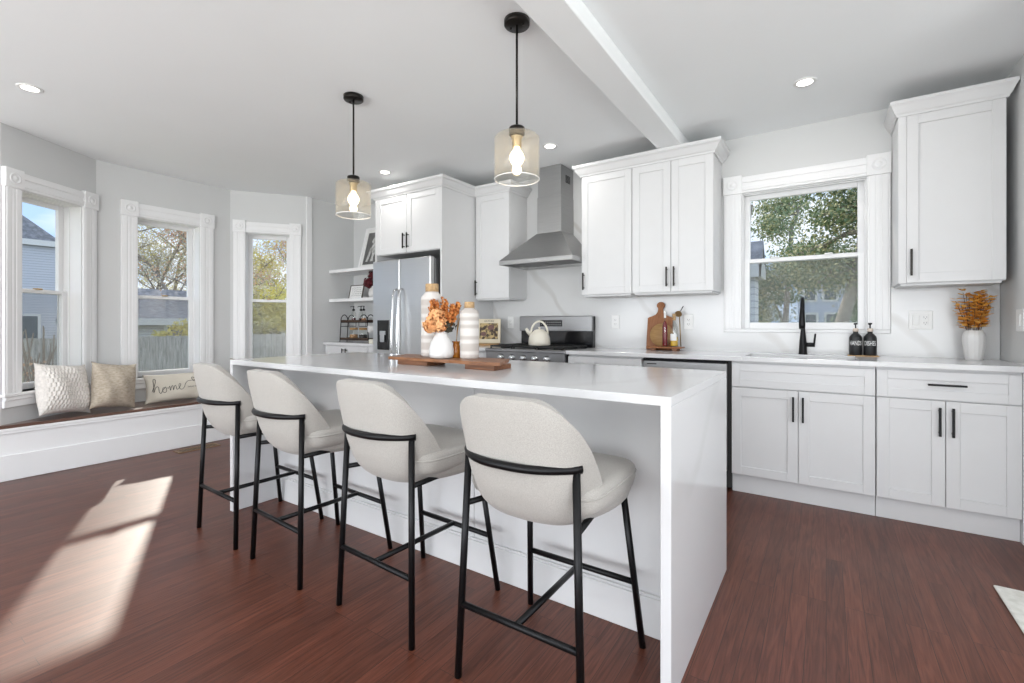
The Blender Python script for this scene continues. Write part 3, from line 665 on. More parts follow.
def pump(label, x, y, z, col, h=.13):
    t = thing('pump_bottle', label, 'bottle', (x, y, z), 'clear pump bottles on the rack')
    MB().lathe([(.026, 0), (.027, .004), (.027, h * .72), (.022, h * .86), (.012, h * .92), (.012, h)], (x, y, z)).build('bottle_body', M_jarg, t)
    MB().lathe([(.023, .004), (.0235, h * .35), (.001, h * .35)], (x, y, z)).build('syrup', col, t)
    q = MB().lathe([(.015, h), (.015, h + .02), (.005, h + .022), (.005, h + .045), (.009, h + .046), (.009, h + .055), (.001, h + .055)], (x, y, z), 14)
    q.tube([(x, y, z + h + .052), (x - .035, y - .01, z + h + .052), (x - .045, y - .012, z + h + .044)], .004, 6); q.build('pump', M_black, t)
S1 = mat('dark_syrup', (.10, .02, .03), .3); S2 = mat('amber_syrup', (.45, .20, .06), .3)
pump('clear pump bottle on the rack, leftmost of three', -4.645, 3.58, 1.1535, S1); pump('clear pump bottle on the rack, middle of three', -4.575, 3.63, 1.1535, S1); pump('clear pump bottle with amber contents, rightmost of three on the rack', -4.475, 3.59, 1.1535, S2)
for x, l, m in ((-4.67, 'glass jar with cork lid and tan contents on the lower rack tray', mat('tan_contents', (.45, .25, .12), .8, vary=.2, scale=60)), (-4.50, 'glass jar with cork lid and dark contents on the lower rack tray', mat('dark_contents', (.05, .045, .045), .8, vary=.2, scale=60))):
    t = thing('jar', l, 'jar', (x, 3.60, .9435))
    MB().lathe([(.045, 0), (.05, .005), (.05, .09), (.043, .105), (.043, .115)], (x, 3.60, .9435)).build('jar_body', M_jarg, t)
    MB().lathe([(.046, .004), (.046, .06), (.001, .062)], (x, 3.60, .9435)).build('contents', m, t)
    MB().lathe([(.044, .115), (.046, .117), (.046, .14), (.001, .142)], (x, 3.60, .9435)).build('lid', M_woodl, t)
# mug tree with white mugs
mt = thing('mug_stand', 'dark wire mug stand on the alcove counter beside the fridge', 'mug stand', (-4.16, 3.55, .914))
q = MB(); q.lathe([(.06, 0), (.06, .008), (.001, .009)], (-4.16, 3.55, .914)); q.tube([(-4.16, 3.55, .92), (-4.16, 3.55, 1.20)], .005, 8)
for dx in (-1, 1):
    for z in (1.10, 1.17): q.tube([(-4.16, 3.55, z - .02), (-4.16 + dx * .04, 3.53, z), (-4.16 + dx * .06, 3.52, z + .012)], .003, 6)
q.build('wire_stand', M_black, mt)
def mug(x, y, z, label):
    t = thing('mug', label, 'mug', (x, y, z - .06), 'white mugs on the stand')
    MB().lathe([(.028, -.06), (.036, -.05), (.038, 0), (.036, .012), (.033, .012), (.033, -.045), (.001, -.05)], (x, y, z)).build('mug_body', M_white, t)
    MB().tube([(x + .034, y - .004, z), (x + .054, y - .006, z - .004), (x + .056, y - .006, z - .03), (x + .034, y - .004, z - .042)], .004, 8).build('handle', M_white, t)
mug(-4.228, 3.49, 1.095, 'white mug hanging on the stand, nearer the wire rack'); mug(-4.125, 3.46, 1.10, 'white mug hanging on the stand, nearer the refrigerator')
tag(MB().lathe([(.04, 0), (.046, .004), (.046, .040), (.038, .048), (.001, .049)], (-4.135, 3.44, .914)).build('canister', M_cream), 'cream canister on the alcove counter below the hanging mugs', 'canister')

# ============================================================ island
isl = thing('kitchen_island', 'long white kitchen island with quartz waterfall ends', 'kitchen island', (-1.69, 1.88, 0))
IX0, IX1, IY0, IY1 = -3.0, -.381, 1.416, 2.345
MB().box(IX0, IX1, IY0, IY1, .885, .914, .0015).build('worktop_slab', M_quartz, isl)
MB().box(IX1 - .032, IX1, IY0, IY1, 0, .885, .0015).build('waterfall_panel', M_quartz, isl)
MB().box(IX0, IX0 + .032, IY0, IY1, 0, .885, .0015).build('waterfall_panel', M_quartz, isl)
mb = MB(); mb.box(IX0 + .033, -1.352, 1.705, IY1 - .03, .0, .884, .002); mb.box(-1.349, IX1 - .033, 1.705, IY1 - .03, .0, .884, .002); mb.box(IX0 + .05, IX1 - .05, 1.712, IY1 - .05, .02, .88)
mb.build('cabinet_body', M_cab, isl)
mb = MB(); mb.box(IX0 + .033, IX1 - .033, 1.689, 1.704, 0, .14, .002); mb.box(IX0 + .033, IX1 - .033, 1.693, 1.704, .14, .150, .002); mb.build('baseboard_strip', M_cab, isl)

# ============================================================ stools
def sup(a, n):  # superellipse radius factor
    return (abs(math.cos(a)) ** n + abs(math.sin(a)) ** n) ** (-1 / n)
def make_stool():
    t = thing('bar_stool', '', 'bar stool', (0, 0, 0), 'oatmeal bar stools along the island')
    # local: +y towards the island. seat centre at origin
    a, b = .225, .228
    def lerp_tab(tab, z):
        for (z0, r0), (z1, r1) in zip(tab, tab[1:]):
            if z <= z1: return r0 + (r1 - r0) * max(0, (z - z0)) / (z1 - z0)
        return tab[-1][1]
    TB = [(.533, .40), (.540, .50), (.555, .60), (.58, .71), (.61, .79), (.66, .88), (.70, .93), (.76, .98), (.85, 1.04), (.92, 1.03)]
    TF = [(.533, .86), (.54, .93), (.555, .985), (.58, 1.02), (.61, 1.03), (1, 1.03)]
    def top(phi):   # rim height; phi measured from the back (-y)
        x = abs(phi) / PI
        k = min(1, max(0, (x - .12) / .32))
        return .600 + .320 * (1 - k ** 2.1) ** 1.35
    NU = 96; NV = 24
    def shell(u, v):
        phi = (u * 2 - 1) * PI; ang = -PI / 2 + phi
        zt = top(phi); zb = .533
        R = sup(ang, 4.2); bl = max(0, min(1, .5 - .5 * math.cos(phi) * -1 * -1)) ; w_ = .5 + .5 * math.cos(phi); w_ = w_ ** 2.6
        r0 = TB[0][1] * w_ + TF[0][1] * (1 - w_)
        if v < .25: r = r0 * v / .25; z = zb
        else:
            k = (v - .25) / .75; z = zb + (zt - zb) * (k ** 1.35)
            r = lerp_tab(TB, z) * w_ + lerp_tab(TF, z) * (1 - w_)
        x = r * R * a * math.cos(ang); ry = r ** (.35 * w_ + (1 - w_)) if v >= .25 else r; ry = ry if v >= .25 else r0 ** (.35 * w_ + (1 - w_)) * v / .25
        y = ry * R * .236 * math.sin(ang)
        if y < 0:
            hh = min(1, max(0, (z - .54) / .10)); y -= .030 * (1 - min(1, (x / a) ** 2)) * hh
            y -= .14 * max(0, (z - .64)) ** 1.0 * (1 if z < .64 else 1)
        else: y *= 1.0
        return (x, y, z)
    mb = MB(); mb.grid(shell, NU, NV, closed_u=True)
    bmesh.ops.remove_doubles(mb.bm, verts=mb.bm.verts, dist=.0004)
    bmesh.ops.recalc_face_normals(mb.bm, faces=mb.bm.faces)
    sh = mb.build('backrest_shell', M_fab, t)
    md = sh.modifiers.new('thickness', 'SOLIDIFY'); md.thickness = .036; md.offset = -1
    bv = sh.modifiers.new('round', 'BEVEL'); bv.width = .013; bv.segments = 3; bv.limit_method = 'ANGLE'; bv.angle_limit = 1.0
    def cush(u, v):
        ang = u * 2 * PI; n = 6.0; R = sup(ang, n)
        prof = [(0, .572), (.5, .572), (.9, .574), (.975, .590), (1.0, .612), (1.0, .634), (.985, .650), (.95, .658), (.8, .663), (.4, .667), (0, .668)]
        f = v * (len(prof) - 1); i = min(int(f), len(prof) - 2); k = f - i
        r = prof[i][0] * (1 - k) + prof[i + 1][0] * k; z = prof[i][1] * (1 - k) + prof[i + 1][1] * k
        hy = .212; oy = .022
        return (r * R * .232 * math.cos(ang), oy + r * R * hy * math.sin(ang), z)
    mb = MB(); mb.grid(cush, 64, 20, closed_u=True); bmesh.ops.remove_doubles(mb.bm, verts=mb.bm.verts, dist=.0003)
    cs = mb.build('seat_cushion', M_fab, t)
    mb = MB(); pts = [(sup(k * PI / 32, 6.0) * .2325 * math.cos(k * PI / 32), .022 + sup(k * PI / 32, 6.0) * .2125 * math.sin(k * PI / 32), .633) for k in range(65)]
    mb.tube(pts, .0035, 6, cap=False).build('piping', M_fab, cs)
    yb = -.215; yt = -.205
    for s in (-1, 1):
        MB().tube([(s * .217, -.228, 0), (s * .190, yt, .728)], .0115, 12).build('rear_leg', M_black, t)
        MB().tube([(s * .230, .238, 0), (s * .188, .165, .548)], .0115, 12).build('front_leg', M_black, t)
        fx = lambda z: s * (.222 + (.190 - .222) * z / .728)
        MB().tube([(s * .198, -.212, .556), (s * .165, -.02, .546), (s * .165, .15, .540)], .010, 8).build('seat_rail', M_black, t)
    pts = []
    for k in range(25):
        a_ = k / 24 * 2 - 1; pts.append((a_ * .202, -.195 - .092 * (1 - abs(a_) ** 2.6), .728))
    MB().tube(pts, .0125, 12).build('back_rail', M_black, t)
    mb = MB(); mb.tube([(-.207, -.2205, .235), (.207, -.2205, .235)], .0105, 10); mb.build('footrest', M_black, t)
    MB().tube([(-.212, .207, .235), (.212, .207, .235)], .0105, 10).build('front_crossbar', M_black, t)
    MB().tube([(0, -.2205, .235), (0, .207, .235)], .0105, 10).build('centre_bar', M_black, t)
    return t
st = make_stool()
SY = 1.385
st.location = (-.765, SY, 0); st['label'] = 'oatmeal fabric bar stool with black legs, nearest to camera'
dup(st, (-1.405, SY + .02, 0), -.05, 'oatmeal fabric bar stool, second from camera, in front of the island seam')
dup(st, (-2.070, SY + .02, 0), -.058, 'oatmeal fabric bar stool, third from camera, in front of the left half of the island')
dup(st, (-2.672, SY + .04, 0), -.034, 'oatmeal fabric bar stool farthest from camera, beside the window seat')

# ============================================================ pendants
def make_pendant(label):
    t = thing('pendant_light', label, 'pendant light', (0, 0, 0), 'glass pendants over the island')
    q = MB().lathe([(.060, -.026), (.061, -.024), (.061, -.002), (.001, -.0015)], seg=32); q.bm.faces.new  # canopy
    q2 = MB().lathe([(.001, -.028), (.058, -.028), (.061, -.024), (.061, -.002), (.001, -.001)], (0, 0, ZC), 32); q.bm.free(); q2.build('canopy', M_pull, t)
    q = MB()
    for s in (-1, 1): q.lathe([(.001, -.036), (.005, -.035), (.005, -.028)], (s * .035, 0, ZC), 10)
    q.build('canopy_screw', M_pull, t)
    MB().tube([(0, 0, ZC - .027), (0, 0, 2.068)], .0055, 12).build('rod', M_pull, t)
    MB().lathe([(.001, 0), (.036, 0), (.038, .003), (.038, .035), (.034, .04), (.006, .042), (.001, .043)], (0, 0, 2.027), 28).build('socket_cap', M_pull, t)
    MB().lathe([(.001, 0), (.020, 0), (.022, .003), (.022, .040), (.028, .046), (.028, .052), (.001, .053)], (0, 0, 1.972), 24).build('lamp_socket', mat('socket_brass', (.42, .33, .2), .4, .8), t)
    r, z0, z1 = .105, 1.818, 2.026
    MB().lathe([(r, 0), (r + .0025, .002), (r + .0025, .195), (r - .006, .206), (.04, .208), (.04, .204), (r - .008, .202), (r - .001, .193), (r - .001, .002), (r, 0)], (0, 0, z0), 48, cap=False).build('glass_shade', M_shade, t)
    q = MB(); q.tube([((r + .001) * math.cos(k * PI / 24), (r + .001) * math.sin(k * PI / 24), z0) for k in range(49)], .003, 8, cap=False); q.build('shade_rim', M_rim, t)
    MB().lathe([(.001, 0), (.012, .002), (.021, .010), (.023, .022), (.020, .034), (.016, .042), (.027, .056), (.034, .072), (.034, .088), (.026, .104), (.015, .118), (.013, .130), (.001, .131)], (0, 0, 1.842), 24).build('bulb', M_bulb, t)
    return t
M_rim = mat('glass_rim', (.85, .83, .80), .15, vary=0)
p1 = make_pendant('clear glass cylinder pendant with black rod, nearer and larger in view'); p1.location = (-1.225, 1.874, 0)
dup(p1, (-2.497, 1.923, 0), 0, 'clear glass cylinder pendant with black rod, farther, towards the bay windows')

# ============================================================ recessed lights
LB = ['recessed ceiling light above the bay side, far left', 'recessed ceiling light above the sink', 'recessed ceiling light in front of the range hood', 'recessed ceiling light in front of the refrigerator cabinet']
LP = [(-4.063, .754), (-.106, 3.314), (-1.87, 3.354), (-3.50, 3.054), (-1.9, -.6), (.9, .9), (-3.6, -1.6), (.9, -1.6)]  # those without an own label are unseen lamps added to brighten the room
for i, (x, y) in enumerate(LP):
    t = thing('recessed_light', LB[i] if i < 4 else 'recessed fill light added out of view behind the camera', 'ceiling light', (x, y, ZC - .01), 'recessed ceiling lights')
    MB().lathe([(.042, -.004), (.055, -.006), (.062, -.002), (.062, 0), (.042, 0), (.042, -.004)], (x, y, ZC), 32, cap=False).build('trim_ring', M_plast, t)
    MB().lathe([(.001, -.004), (.041, -.004), (.041, -.001), (.001, -.001)], (x, y, ZC), 32).build('diffuser', M_led, t)
    l = bpy.data.lights.new('downlight', 'AREA'); l.shape = 'DISK'; l.size = .08; l.energy = DOWNLIGHT; l.color = (1, .97, .92)
    o = bpy.data.objects.new('downlight', l); C.objects.link(o); o.location = (x, y, ZC - .012)

# ============================================================ things on the island
tb = thing('serving_board', 'footed wooden serving board with irregular edge on the island', 'serving board', (-1.6, 1.92, .914))
rng = random.Random(11)
poly = []
def edge_(p, q_, n):
    for k in range(n): poly.append((p[0] + (q_[0] - p[0]) * k / n + rng.uniform(-.005, .005), p[1] + (q_[1] - p[1]) * k / n + rng.uniform(-.005, .005)))
edge_((-1.975, 1.745), (-1.235, 1.745), 14); edge_((-1.235, 1.745), (-1.335, 1.965), 5); edge_((-1.335, 1.965), (-2.06, 1.965), 14); edge_((-2.06, 1.965), (-1.975, 1.745), 5)
MB().prism(poly, .938, .954, .003).build('board_top', M_wood, tb)
for x0, x1 in ((-1.916, -1.70), (-1.45, -1.275)): MB().box(x0, x1, 1.758, 1.90, .914, .938, .002).build('runner', M_woodd, tb)
def ribbed_bottle(label, x, y, z, r, h, cork):
    t = thing('ceramic_bottle', label, 'bottle', (x, y, z))
    rng = random.Random(int(h * 1000))
    prof = [(r * .93, 0), (r, .008)]
    zz = .012; body = h * .80
    while zz < body:
        band = int(zz / (body / 6)) % 2
        prof += [(r * (1.0 if band else .985), zz), (r * (.985 if band else .975), zz + .003)]; zz += .006
    prof += [(r * .98, body), (r * .90, body + .012), (r * .62, body + h * .075), (r * .60, body + h * .09)]
    MB().lathe(prof, (x, y, z), 40).build('bottle_body', M_bottle, t)
    zc = body + h * .085
    MB().lathe([(cork, zc), (cork, h - .003), (cork - .003, h), (.001, h)], (x, y, z), 32).build('cork', M_cork, t)
    return t
M_bottle = mat('banded_ceramic', (.50, .455, .42), .8, stretch=(.01, .01, 1), scale=26, detail=0, col2=(.66, .63, .60), p0=.45, p1=.55)
ribbed_bottle('tall banded off-white ceramic bottle with cork, taller of two, on the board', -1.793, 1.895, .954, .060, .395, .036)
ribbed_bottle('shorter banded off-white ceramic bottle with cork, right of the bouquet', -1.527, 1.89, .954, .049, .29, .026)
bv = thing('bud_vase', 'round white vase with rust and peach bouquet on the serving board', 'vase', (-1.656, 1.82, .954))
MB().lathe([(.040, 0), (.058, .004), (.064, .02), (.064, .045), (.055, .08), (.038, .11), (.030, .122), (.029, .135), (.025, .135), (.026, .11)], (-1.656, 1.82, .954), 32).build('vase_body', M_white, bv)
rng = random.Random(21); vc = Vector((-1.656, 1.82, 1.09))
ex = Vector((.8313, .5558, 0)); ey = Vector((-.5558, .8313, 0)); ez = Vector((0, 0, 1))
def P(a, b, c): return vc + ex * a + ey * b + ez * c
q = MB()
for (a, b, c, R) in ((-.04, -.03, .045, .043), (-.018, -.03, .080, .040), (-.055, -.01, .030, .036), (-.005, -.03, .035, .036)): petals(q, P(a, b, c), 120, R, .027, rng)
q.build('hydrangea_bloom', M_peach, bv)
q = MB()
for k in range(26):
    a = rng.uniform(-.055, .085); tip = P(a * 1.1, rng.uniform(-.02, .05), rng.uniform(.125, .185) - abs(a - .02) * .2); base_ = P(a * .35 + .015, 0, .01)
    for j in range(16):
        f = .35 + .65 * j / 15; p = base_.lerp(tip, f)
        petals(q, p, 4, .010, .014, rng)
    q.tube([base_, tip], .0015, 4)
q.build('rust_sprig', M_ora, bv)
q = MB(); petals(q, P(.035, .01, .03), 40, .035, .03, rng); q.build('foliage', mat('dark_leaf', (.05, .045, .03), .7), bv)
rd = thing('reed_diffuser', 'small amber glass bottle with reeds on the serving board', 'diffuser', (-1.614, 1.888, .954))
MB().lathe([(.021, 0), (.023, .003), (.023, .055), (.017, .066), (.016, .078), (.02, .08), (.02, .085)], (-1.614, 1.888, .954), 20).build('bottle_body', M_amberb, rd) if False else None
M_amberb = mat('amber_liquid_glass', (.30, .09, .01), .12, col2=(.40, .15, .02), scale=30)
MB().lathe([(.021, 0), (.023, .003), (.023, .055), (.017, .066), (.016, .078), (.022, .08), (.022, .085), (.001, .086)], (-1.614, 1.888, .954), 20).build('bottle_body', M_amberb, rd)
q = MB(); q.tube([(-1.614, 1.888, 1.03), (-1.602, 1.898, 1.20)], .0018, 6); q.tube([(-1.616, 1.888, 1.03), (-1.596, 1.893, 1.16)], .0018, 6); q.tube([(-1.613, 1.889, 1.03), (-1.615, 1.898, 1.17)], .0018, 6); q.build('reeds', M_woodl, rd)

# ============================================================ things on the counters
ck = thing('kettle', 'cream enamel kettle with arched handle on the range grate', 'kettle', (-2.115, 3.60, .940))
kx, ky, kz = -2.115, 3.60, .940
MB().lathe([(.088, 0), (.096, .005), (.097, .03), (.092, .07), (.078, .105), (.055, .125), (.048, .128), (.044, .136), (.02, .142), (.001, .143)], (kx, ky, kz), 36).build('kettle_body', M_cream, ck)
MB().lathe([(.006, .14), (.006, .148), (.011, .152), (.011, .160), (.001, .164)], (kx, ky, kz), 16).build('lid_knob', M_cream, ck)
dx, dy = -.83, -.55
MB().tube([(kx + dx * .07, ky + dy * .07, kz + .09), (kx + dx * .105, ky + dy * .105, kz + .125), (kx + dx * .118, ky + dy * .118, kz + .15)], .015, 12, rad=[.022, .016, .012]).build('spout', M_cream, ck)
pts = [(kx - dx * .075 * math.cos(PI * k / 14) , ky - dy * .075 * math.cos(PI * k / 14), kz + .10 + .112 * math.sin(PI * k / 14)) for k in range(15)]
MB().tube(pts, .009, 10).build('handle', M_cream, ck)
# cookbook on stand
cb = thing('cookbook', 'square cream cookbook with food picture propped up left of the range', 'book', (-2.80, 3.78, .914))
X = Matrix.Translation((-2.80, 3.77, .936)) @ Matrix.Rotation(.5, 4, 'Z') @ Matrix.Rotation(-.16, 4, 'X')
bk = MB().box(-.118, .118, -.012, .010, 0, .245, .002).build('book_cover', mat('cream_cover', (.70, .62, .47), .6, vary=.02), cb, X)
q = MB().box(-.092, .092, -.0128, -.0118, .040, .200); q.build('cover_picture', mat('stew_picture', (.05, .03, .02), .6, scale=28, col2=(.52, .38, .17), p0=.45, p1=.6, detail=2), bk, X)
q = MB()
for (a, b, r_) in ((.022, .158, .034), (-.052, .092, .028)):
    q.bm.faces.new([q.bm.verts.new((a + r_ * math.cos(k * PI / 8), -.0133, b + r_ * .8 * math.sin(k * PI / 8))) for k in range(16)])
q.build('cover_meat', mat('meat_brown', (.16, .08, .07), .6, vary=.2, scale=60), bk, X)
q = MB(); q.tube([(.0 + .10 * math.cos(a_ / 10 * 2.2 - 1.0) - .02, -.0133, .105 + .10 * math.sin(a_ / 10 * 2.2 - 1.0)) for a_ in range(11)], .006, 4)
q.bm.free()
tx = text_mb('GATHER', .026, Matrix.Translation((0, -.0128, .221)) @ Matrix.Rotation(PI / 2, 4, 'X')); tx.bm.transform(Matrix.Identity(4))
tx.build('title_lettering', mat('title_ink', (.12, .09, .07), .6, vary=0), bk, X)
q = MB(); q.box(-.105, .105, -.04, .05, -.022, -.001, .002); q.xf(Matrix.Translation((0, 0, 0)))
tag(q.build('book_stand', M_woodl, None, Matrix.Translation((-2.80, 3.77, .936)) @ Matrix.Rotation(.5, 4, 'Z')), 'pale wooden stand under the propped cookbook left of the range', 'book stand')

# outlets
def outlet(label, x, y, z, w_, parts, xf=None):
    t = thing('wall_outlet', label, 'outlet', (x, y, z)) if 'switch' not in parts or len(parts) > 1 else thing('light_switch', label, 'light switch', (x, y, z))
    X = Matrix.Translation((x, y, z)) if xf is None else xf
    MB().box(-w_ / 2, w_ / 2, -.006, 0, -.06, .06, .002).build('cover_plate', M_plast, t, X)
    n = len(parts)
    for i, k in enumerate(parts):
        cx = (i - (n - 1) / 2) * .047
        if k == 'switch': MB().box(cx - .017, cx + .017, -.010, -.005, -.034, .034, .002).build('rocker', M_plast, t, X)
        else:
            r_ = MB().box(cx - .017, cx + .017, -.008, -.005, -.034, .034, .002).build('receptacle', M_plast, t, X)
            q = MB()
            for s in (-1, 1):
                q.box(cx - .008, cx - .006, -.0085, -.0075, s * .018 - .004, s * .018 + .006); q.box(cx + .006, cx + .008, -.0085, -.0075, s * .018 - .004, s * .018 + .006)
                q.tube([(cx, -.0075, s * .018 - .009), (cx, -.0086, s * .018 - .009)], .0022, 8)
            q.build('slot', M_dark, r_, X)
outlet('white two-gang plate with rocker switch and outlet on the backsplash, right of window', .509, YW - .012, 1.155, .118, ['switch', 'outlet'])
outlet('white outlet plate on the backsplash between the range and the cutting board', -1.57, YW - .012, 1.146, .072, ['outlet'])
outlet('white outlet plate on the backsplash right of the cutting board', -.94, YW - .012, 1.146, .072, ['outlet'])
outlet('white outlet plate on the backsplash left of the range', -2.70, YW - .012, 1.146, .072, ['outlet'])
outlet('white switch plate on the right wall above the counter', .88, 3.66, 1.15, .118, ['switch'], Matrix.Translation((.88, 3.66, 1.15)) @ Matrix.Rotation(-PI / 2, 4, 'Z'))

# faucet
fc = thing('faucet', 'matte black pull-down kitchen faucet behind the sink', 'faucet', (-.138, 3.93, .914))
fx, fy = -.138, 3.935
MB().lathe([(.028, 0), (.028, .006), (.026, .01), (.022, .09), (.016, .15), (.0125, .20), (.0125, .21)], (fx, fy, .914), 24).build('faucet_body', M_black, fc)
pts = [(fx, fy, 1.11), (fx, fy, 1.22)] + [(fx, fy - .065 + .065 * math.cos(PI * k / 12), 1.245 + .065 * math.sin(PI * k / 12)) for k in range(13)] + [(fx, fy - .13, 1.235)]
pts = [(fx, p[1], p[2] + (.0)) for p in pts]
MB().tube(pts, .0115, 14).build('spout', M_black, fc)
MB().tube([(fx, fy - .13, 1.245), (fx, fy - .132, 1.20), (fx + .0, fy - .137, 1.125), (fx, fy - .139, 1.095)], .017, 16, rad=[.013, .016, .020, .018]).build('spray_head', M_black, fc)
q = MB(); q.tube([(fx + .01, fy, .982), (fx + .072, fy, .982)], .015, 16); q.tube([(fx + .066, fy, .985), (fx + .074, fy - .005, 1.06)], .006, 10, rad=[.007, .006]); q.build('lever_handle', M_black, fc)

# soap bottles
tag(MB().box(.12, .29, 3.885, 3.975, .914, .920, .002).build('soap_tray', M_cork), 'thin tan tray beneath the two black soap bottles', 'tray')
M_mblack = mat('matte_black_glass', (.014, .015, .017), .45, vary=.03)
def soap(label, x, y, z, word):
    t = thing('soap_dispenser', label, 'soap bottle', (x, y, z), 'black soap bottles by the sink')
    r = .036
    bo = MB().lathe([(r - .003, 0), (r, .004), (r, .115), (r - .004, .128), (.020, .143), (.014, .147), (.014, .158)], (x, y, z), 32).build('bottle_body', M_mblack, t)
    MB().lathe([(.016, .158), (.016, .178), (.012, .180), (.001, .181)], (x, y, z), 20).build('collar', mat('blush_collar', (.68, .58, .50), .4, vary=0), t)
    q = MB().lathe([(.004, .18), (.004, .205), (.011, .207), (.011, .216), (.001, .217)], (x, y, z), 14); q.tube([(x, y, z + .211), (x - .008, y - .028, z + .211), (x - .009, y - .034, z + .206)], .0035, 8)
    q.build('pump', M_black, t)
    d = Vector((-x, -y)).normalized(); a0 = math.atan2(d.y, d.x)
    def bend(co):
        a = a0 + co.x / (r + .0008); rr = r + .0006 + co.z
        return Vector((x + rr * math.cos(a), y + rr * math.sin(a), z + .080 + co.y * 1.95))
    text_mb(word, .0225, None, .0003, bend=bend).build('lettering', M_plast, bo)
soap('black pump soap bottle lettered HANDS beside the sink', .165, 3.93, .920, 'HANDS')
soap('black pump soap bottle lettered DISHES beside the sink', .243, 3.93, .920, 'DISHES')

# vase with amber leaves
av = thing('vase', 'fluted white vase with amber eucalyptus branches on the right counter', 'vase', (.735, 3.88, .914))
vx, vy, vz = .735, 3.88, .914
MB().lathe([(.036, 0), (.039, .004), (.046, .05), (.052, .11), (.052, .14), (.046, .165), (.040, .172), (.040, .178), (.036, .178), (.036, .15)], (vx, vy, vz), 64, flute=lambda a, z: 1 + .018 * math.cos(a * 14) * (1 if z < .15 else .2)).build('vase_body', M_white, av)
rng = random.Random(4); q = MB(); s_ = MB()
for k in range(22):
    a = rng.uniform(0, 6.28); sp = rng.uniform(.01, .08); H = rng.uniform(.18, .235) if sp < .06 else rng.uniform(.12, .20)
    b0 = Vector((vx + .02 * math.cos(a), vy + .02 * math.sin(a), vz + .12)); b1 = Vector((vx + sp * math.cos(a), min(vy + sp * math.sin(a), YW - .05), vz + .175 + H))
    mid = b0.lerp(b1, .5) + Vector((0, 0, .02)); s_.tube([b0, mid, b1], .0013, 5)
    for j in range(9):
        f = .30 + .70 * j / 8; p = b0.lerp(b1, f) + Vector((0, 0, .015)); L_ = .033 * (1.25 - f * .5)
        for sgn in (0, 1, 2):
            aa = rng.uniform(0, 6.28); d = Vector((math.cos(aa), math.sin(aa), rng.uniform(-.15, .25))).normalized(); n_ = Vector((-d.y, d.x, 0))
            c_ = p + d * L_ * .7
            q.bm.faces.new([q.bm.verts.new(c_ + d * L_ * .62 * math.cos(m_ * PI / 3) + n_ * L_ * .42 * math.sin(m_ * PI / 3) + Vector((0, 0, .004 * math.cos(m_ * PI / 3)))) for m_ in range(6)])
q.build('leaves', M_gold, av); s_.build('stem', M_stem, av)

# cutting boards on riser
rs_ = thing('riser_board', 'small footed wooden riser holding two bottles by the cutting boards', 'riser', (-1.08, 3.88, .914))
MB().box(-1.225, -.945, 3.80, 3.92, .934, .946, .003).build('board_top', M_woodo, rs_)
for x in (-1.19, -1.02): MB().box(x, x + .04, 3.81, 3.91, .914, .934, .002).build('foot', M_woodd, rs_)
def board_paddle():
    pts = []
    W, H = .104, .275
    pts += [(-W, 0), (W, 0), (W, H - .01), (W - .012, H)]
    pts += [(.07, H + .004), (.035, H + .020), (.020, H + .045), (.017, H + .07)]
    pts += [(.034 * math.cos(a), H + .10 + .030 * math.sin(a)) for a in [(-50 + 28 * k) * PI / 180 for k in range(11)]]
    pts += [(-.017, H + .07), (-.020, H + .045), (-.035, H + .020), (-.07, H + .004), (-W + .012, H), (-W, H - .01)]
    return pts
q = MB().prism(board_paddle(), -.009, .009, .002)
X = Matrix.Translation((-1.160, 3.935, .915)) @ Matrix.Rotation(-.17, 4, 'X') @ Matrix.Rotation(PI / 2, 4, 'X')
tag(q.build('cutting_board', M_woodo, None, X), 'large reddish wooden paddle cutting board leaning on the backsplash', 'cutting board')
q = MB().lathe([(.001, -.007), (.093, -.007), (.095, -.004), (.095, .004), (.093, .007), (.001, .007)], seg=40)
X = Matrix.Translation((-1.135, 3.925, 1.040)) @ Matrix.Rotation(-.17, 4, 'X') @ Matrix.Rotation(PI / 2, 4, 'X')
q.xf(X); tag(q.build('cutting_board', M_woodl), 'round pale wooden board leaning in front of the paddle board', 'cutting board')
def bottle(label, x, y, z, r, h, liq, lvl, square=False, lab=None):
    t = thing('glass_bottle', label, 'bottle', (x, y, z))
    MB().lathe([(r * .9, 0), (r, .004), (r, h * .55), (r * .9, h * .62), (r * .38, h * .72), (r * .34, h * .84)], (x, y, z), 24).build('bottle_body', M_jarg, t)
    MB().lathe([(r * .9, .008), (r * .93, .012), (r * .93, h * lvl), (.001, h * lvl)] if lvl < .56 else [(r * .9, .008), (r * .93, .012), (r * .93, h * .55), (r * .82, h * .62), (r * .3, h * .71), (.001, h * .72)], (x, y, z), 24).build('liquid', liq, t)
    MB().lathe([(r * .36, h * .80), (r * .42, h * .81), (r * .42, h * .92), (r * .5, h * .93), (r * .5, h), (.001, h)], (x, y, z), 16).build('stopper', M_plast if not lab else M_cork, t)
    return t
bottle('slim glass bottle of dark red liquid on the riser', -1.088, 3.86, .946, .021, .29, mat('red_liquid', (.19, .012, .02), .15), .7)
b2 = bottle('glass bottle with pale label and yellow contents on the riser', -1.015, 3.86, .946, .030, .265, mat('yellow_liquid', (.72, .45, .05), .2), .30, lab=True)
q = MB(); q.grid(lambda u, v: (-1.015 + .0306 * math.cos(-PI / 2 - 1.1 + 2.0 * u), 3.86 + .0306 * math.sin(-PI / 2 - 1.1 + 2.0 * u), .946 + .05 + .055 * v), 10, 1); q.build('label_paper', M_plast, b2)
sp = thing('measuring_scoop', 'brass measuring scoop with dark handle leaning behind the yellow bottle', 'scoop', (-.985, 3.94, .946))
q = MB().tube([(-1.0, 3.955, 1.225), (-1.0, 3.93, 1.21)], .03, 20, rad=[.014, .028]); q.build('scoop_bowl', M_brass, sp)
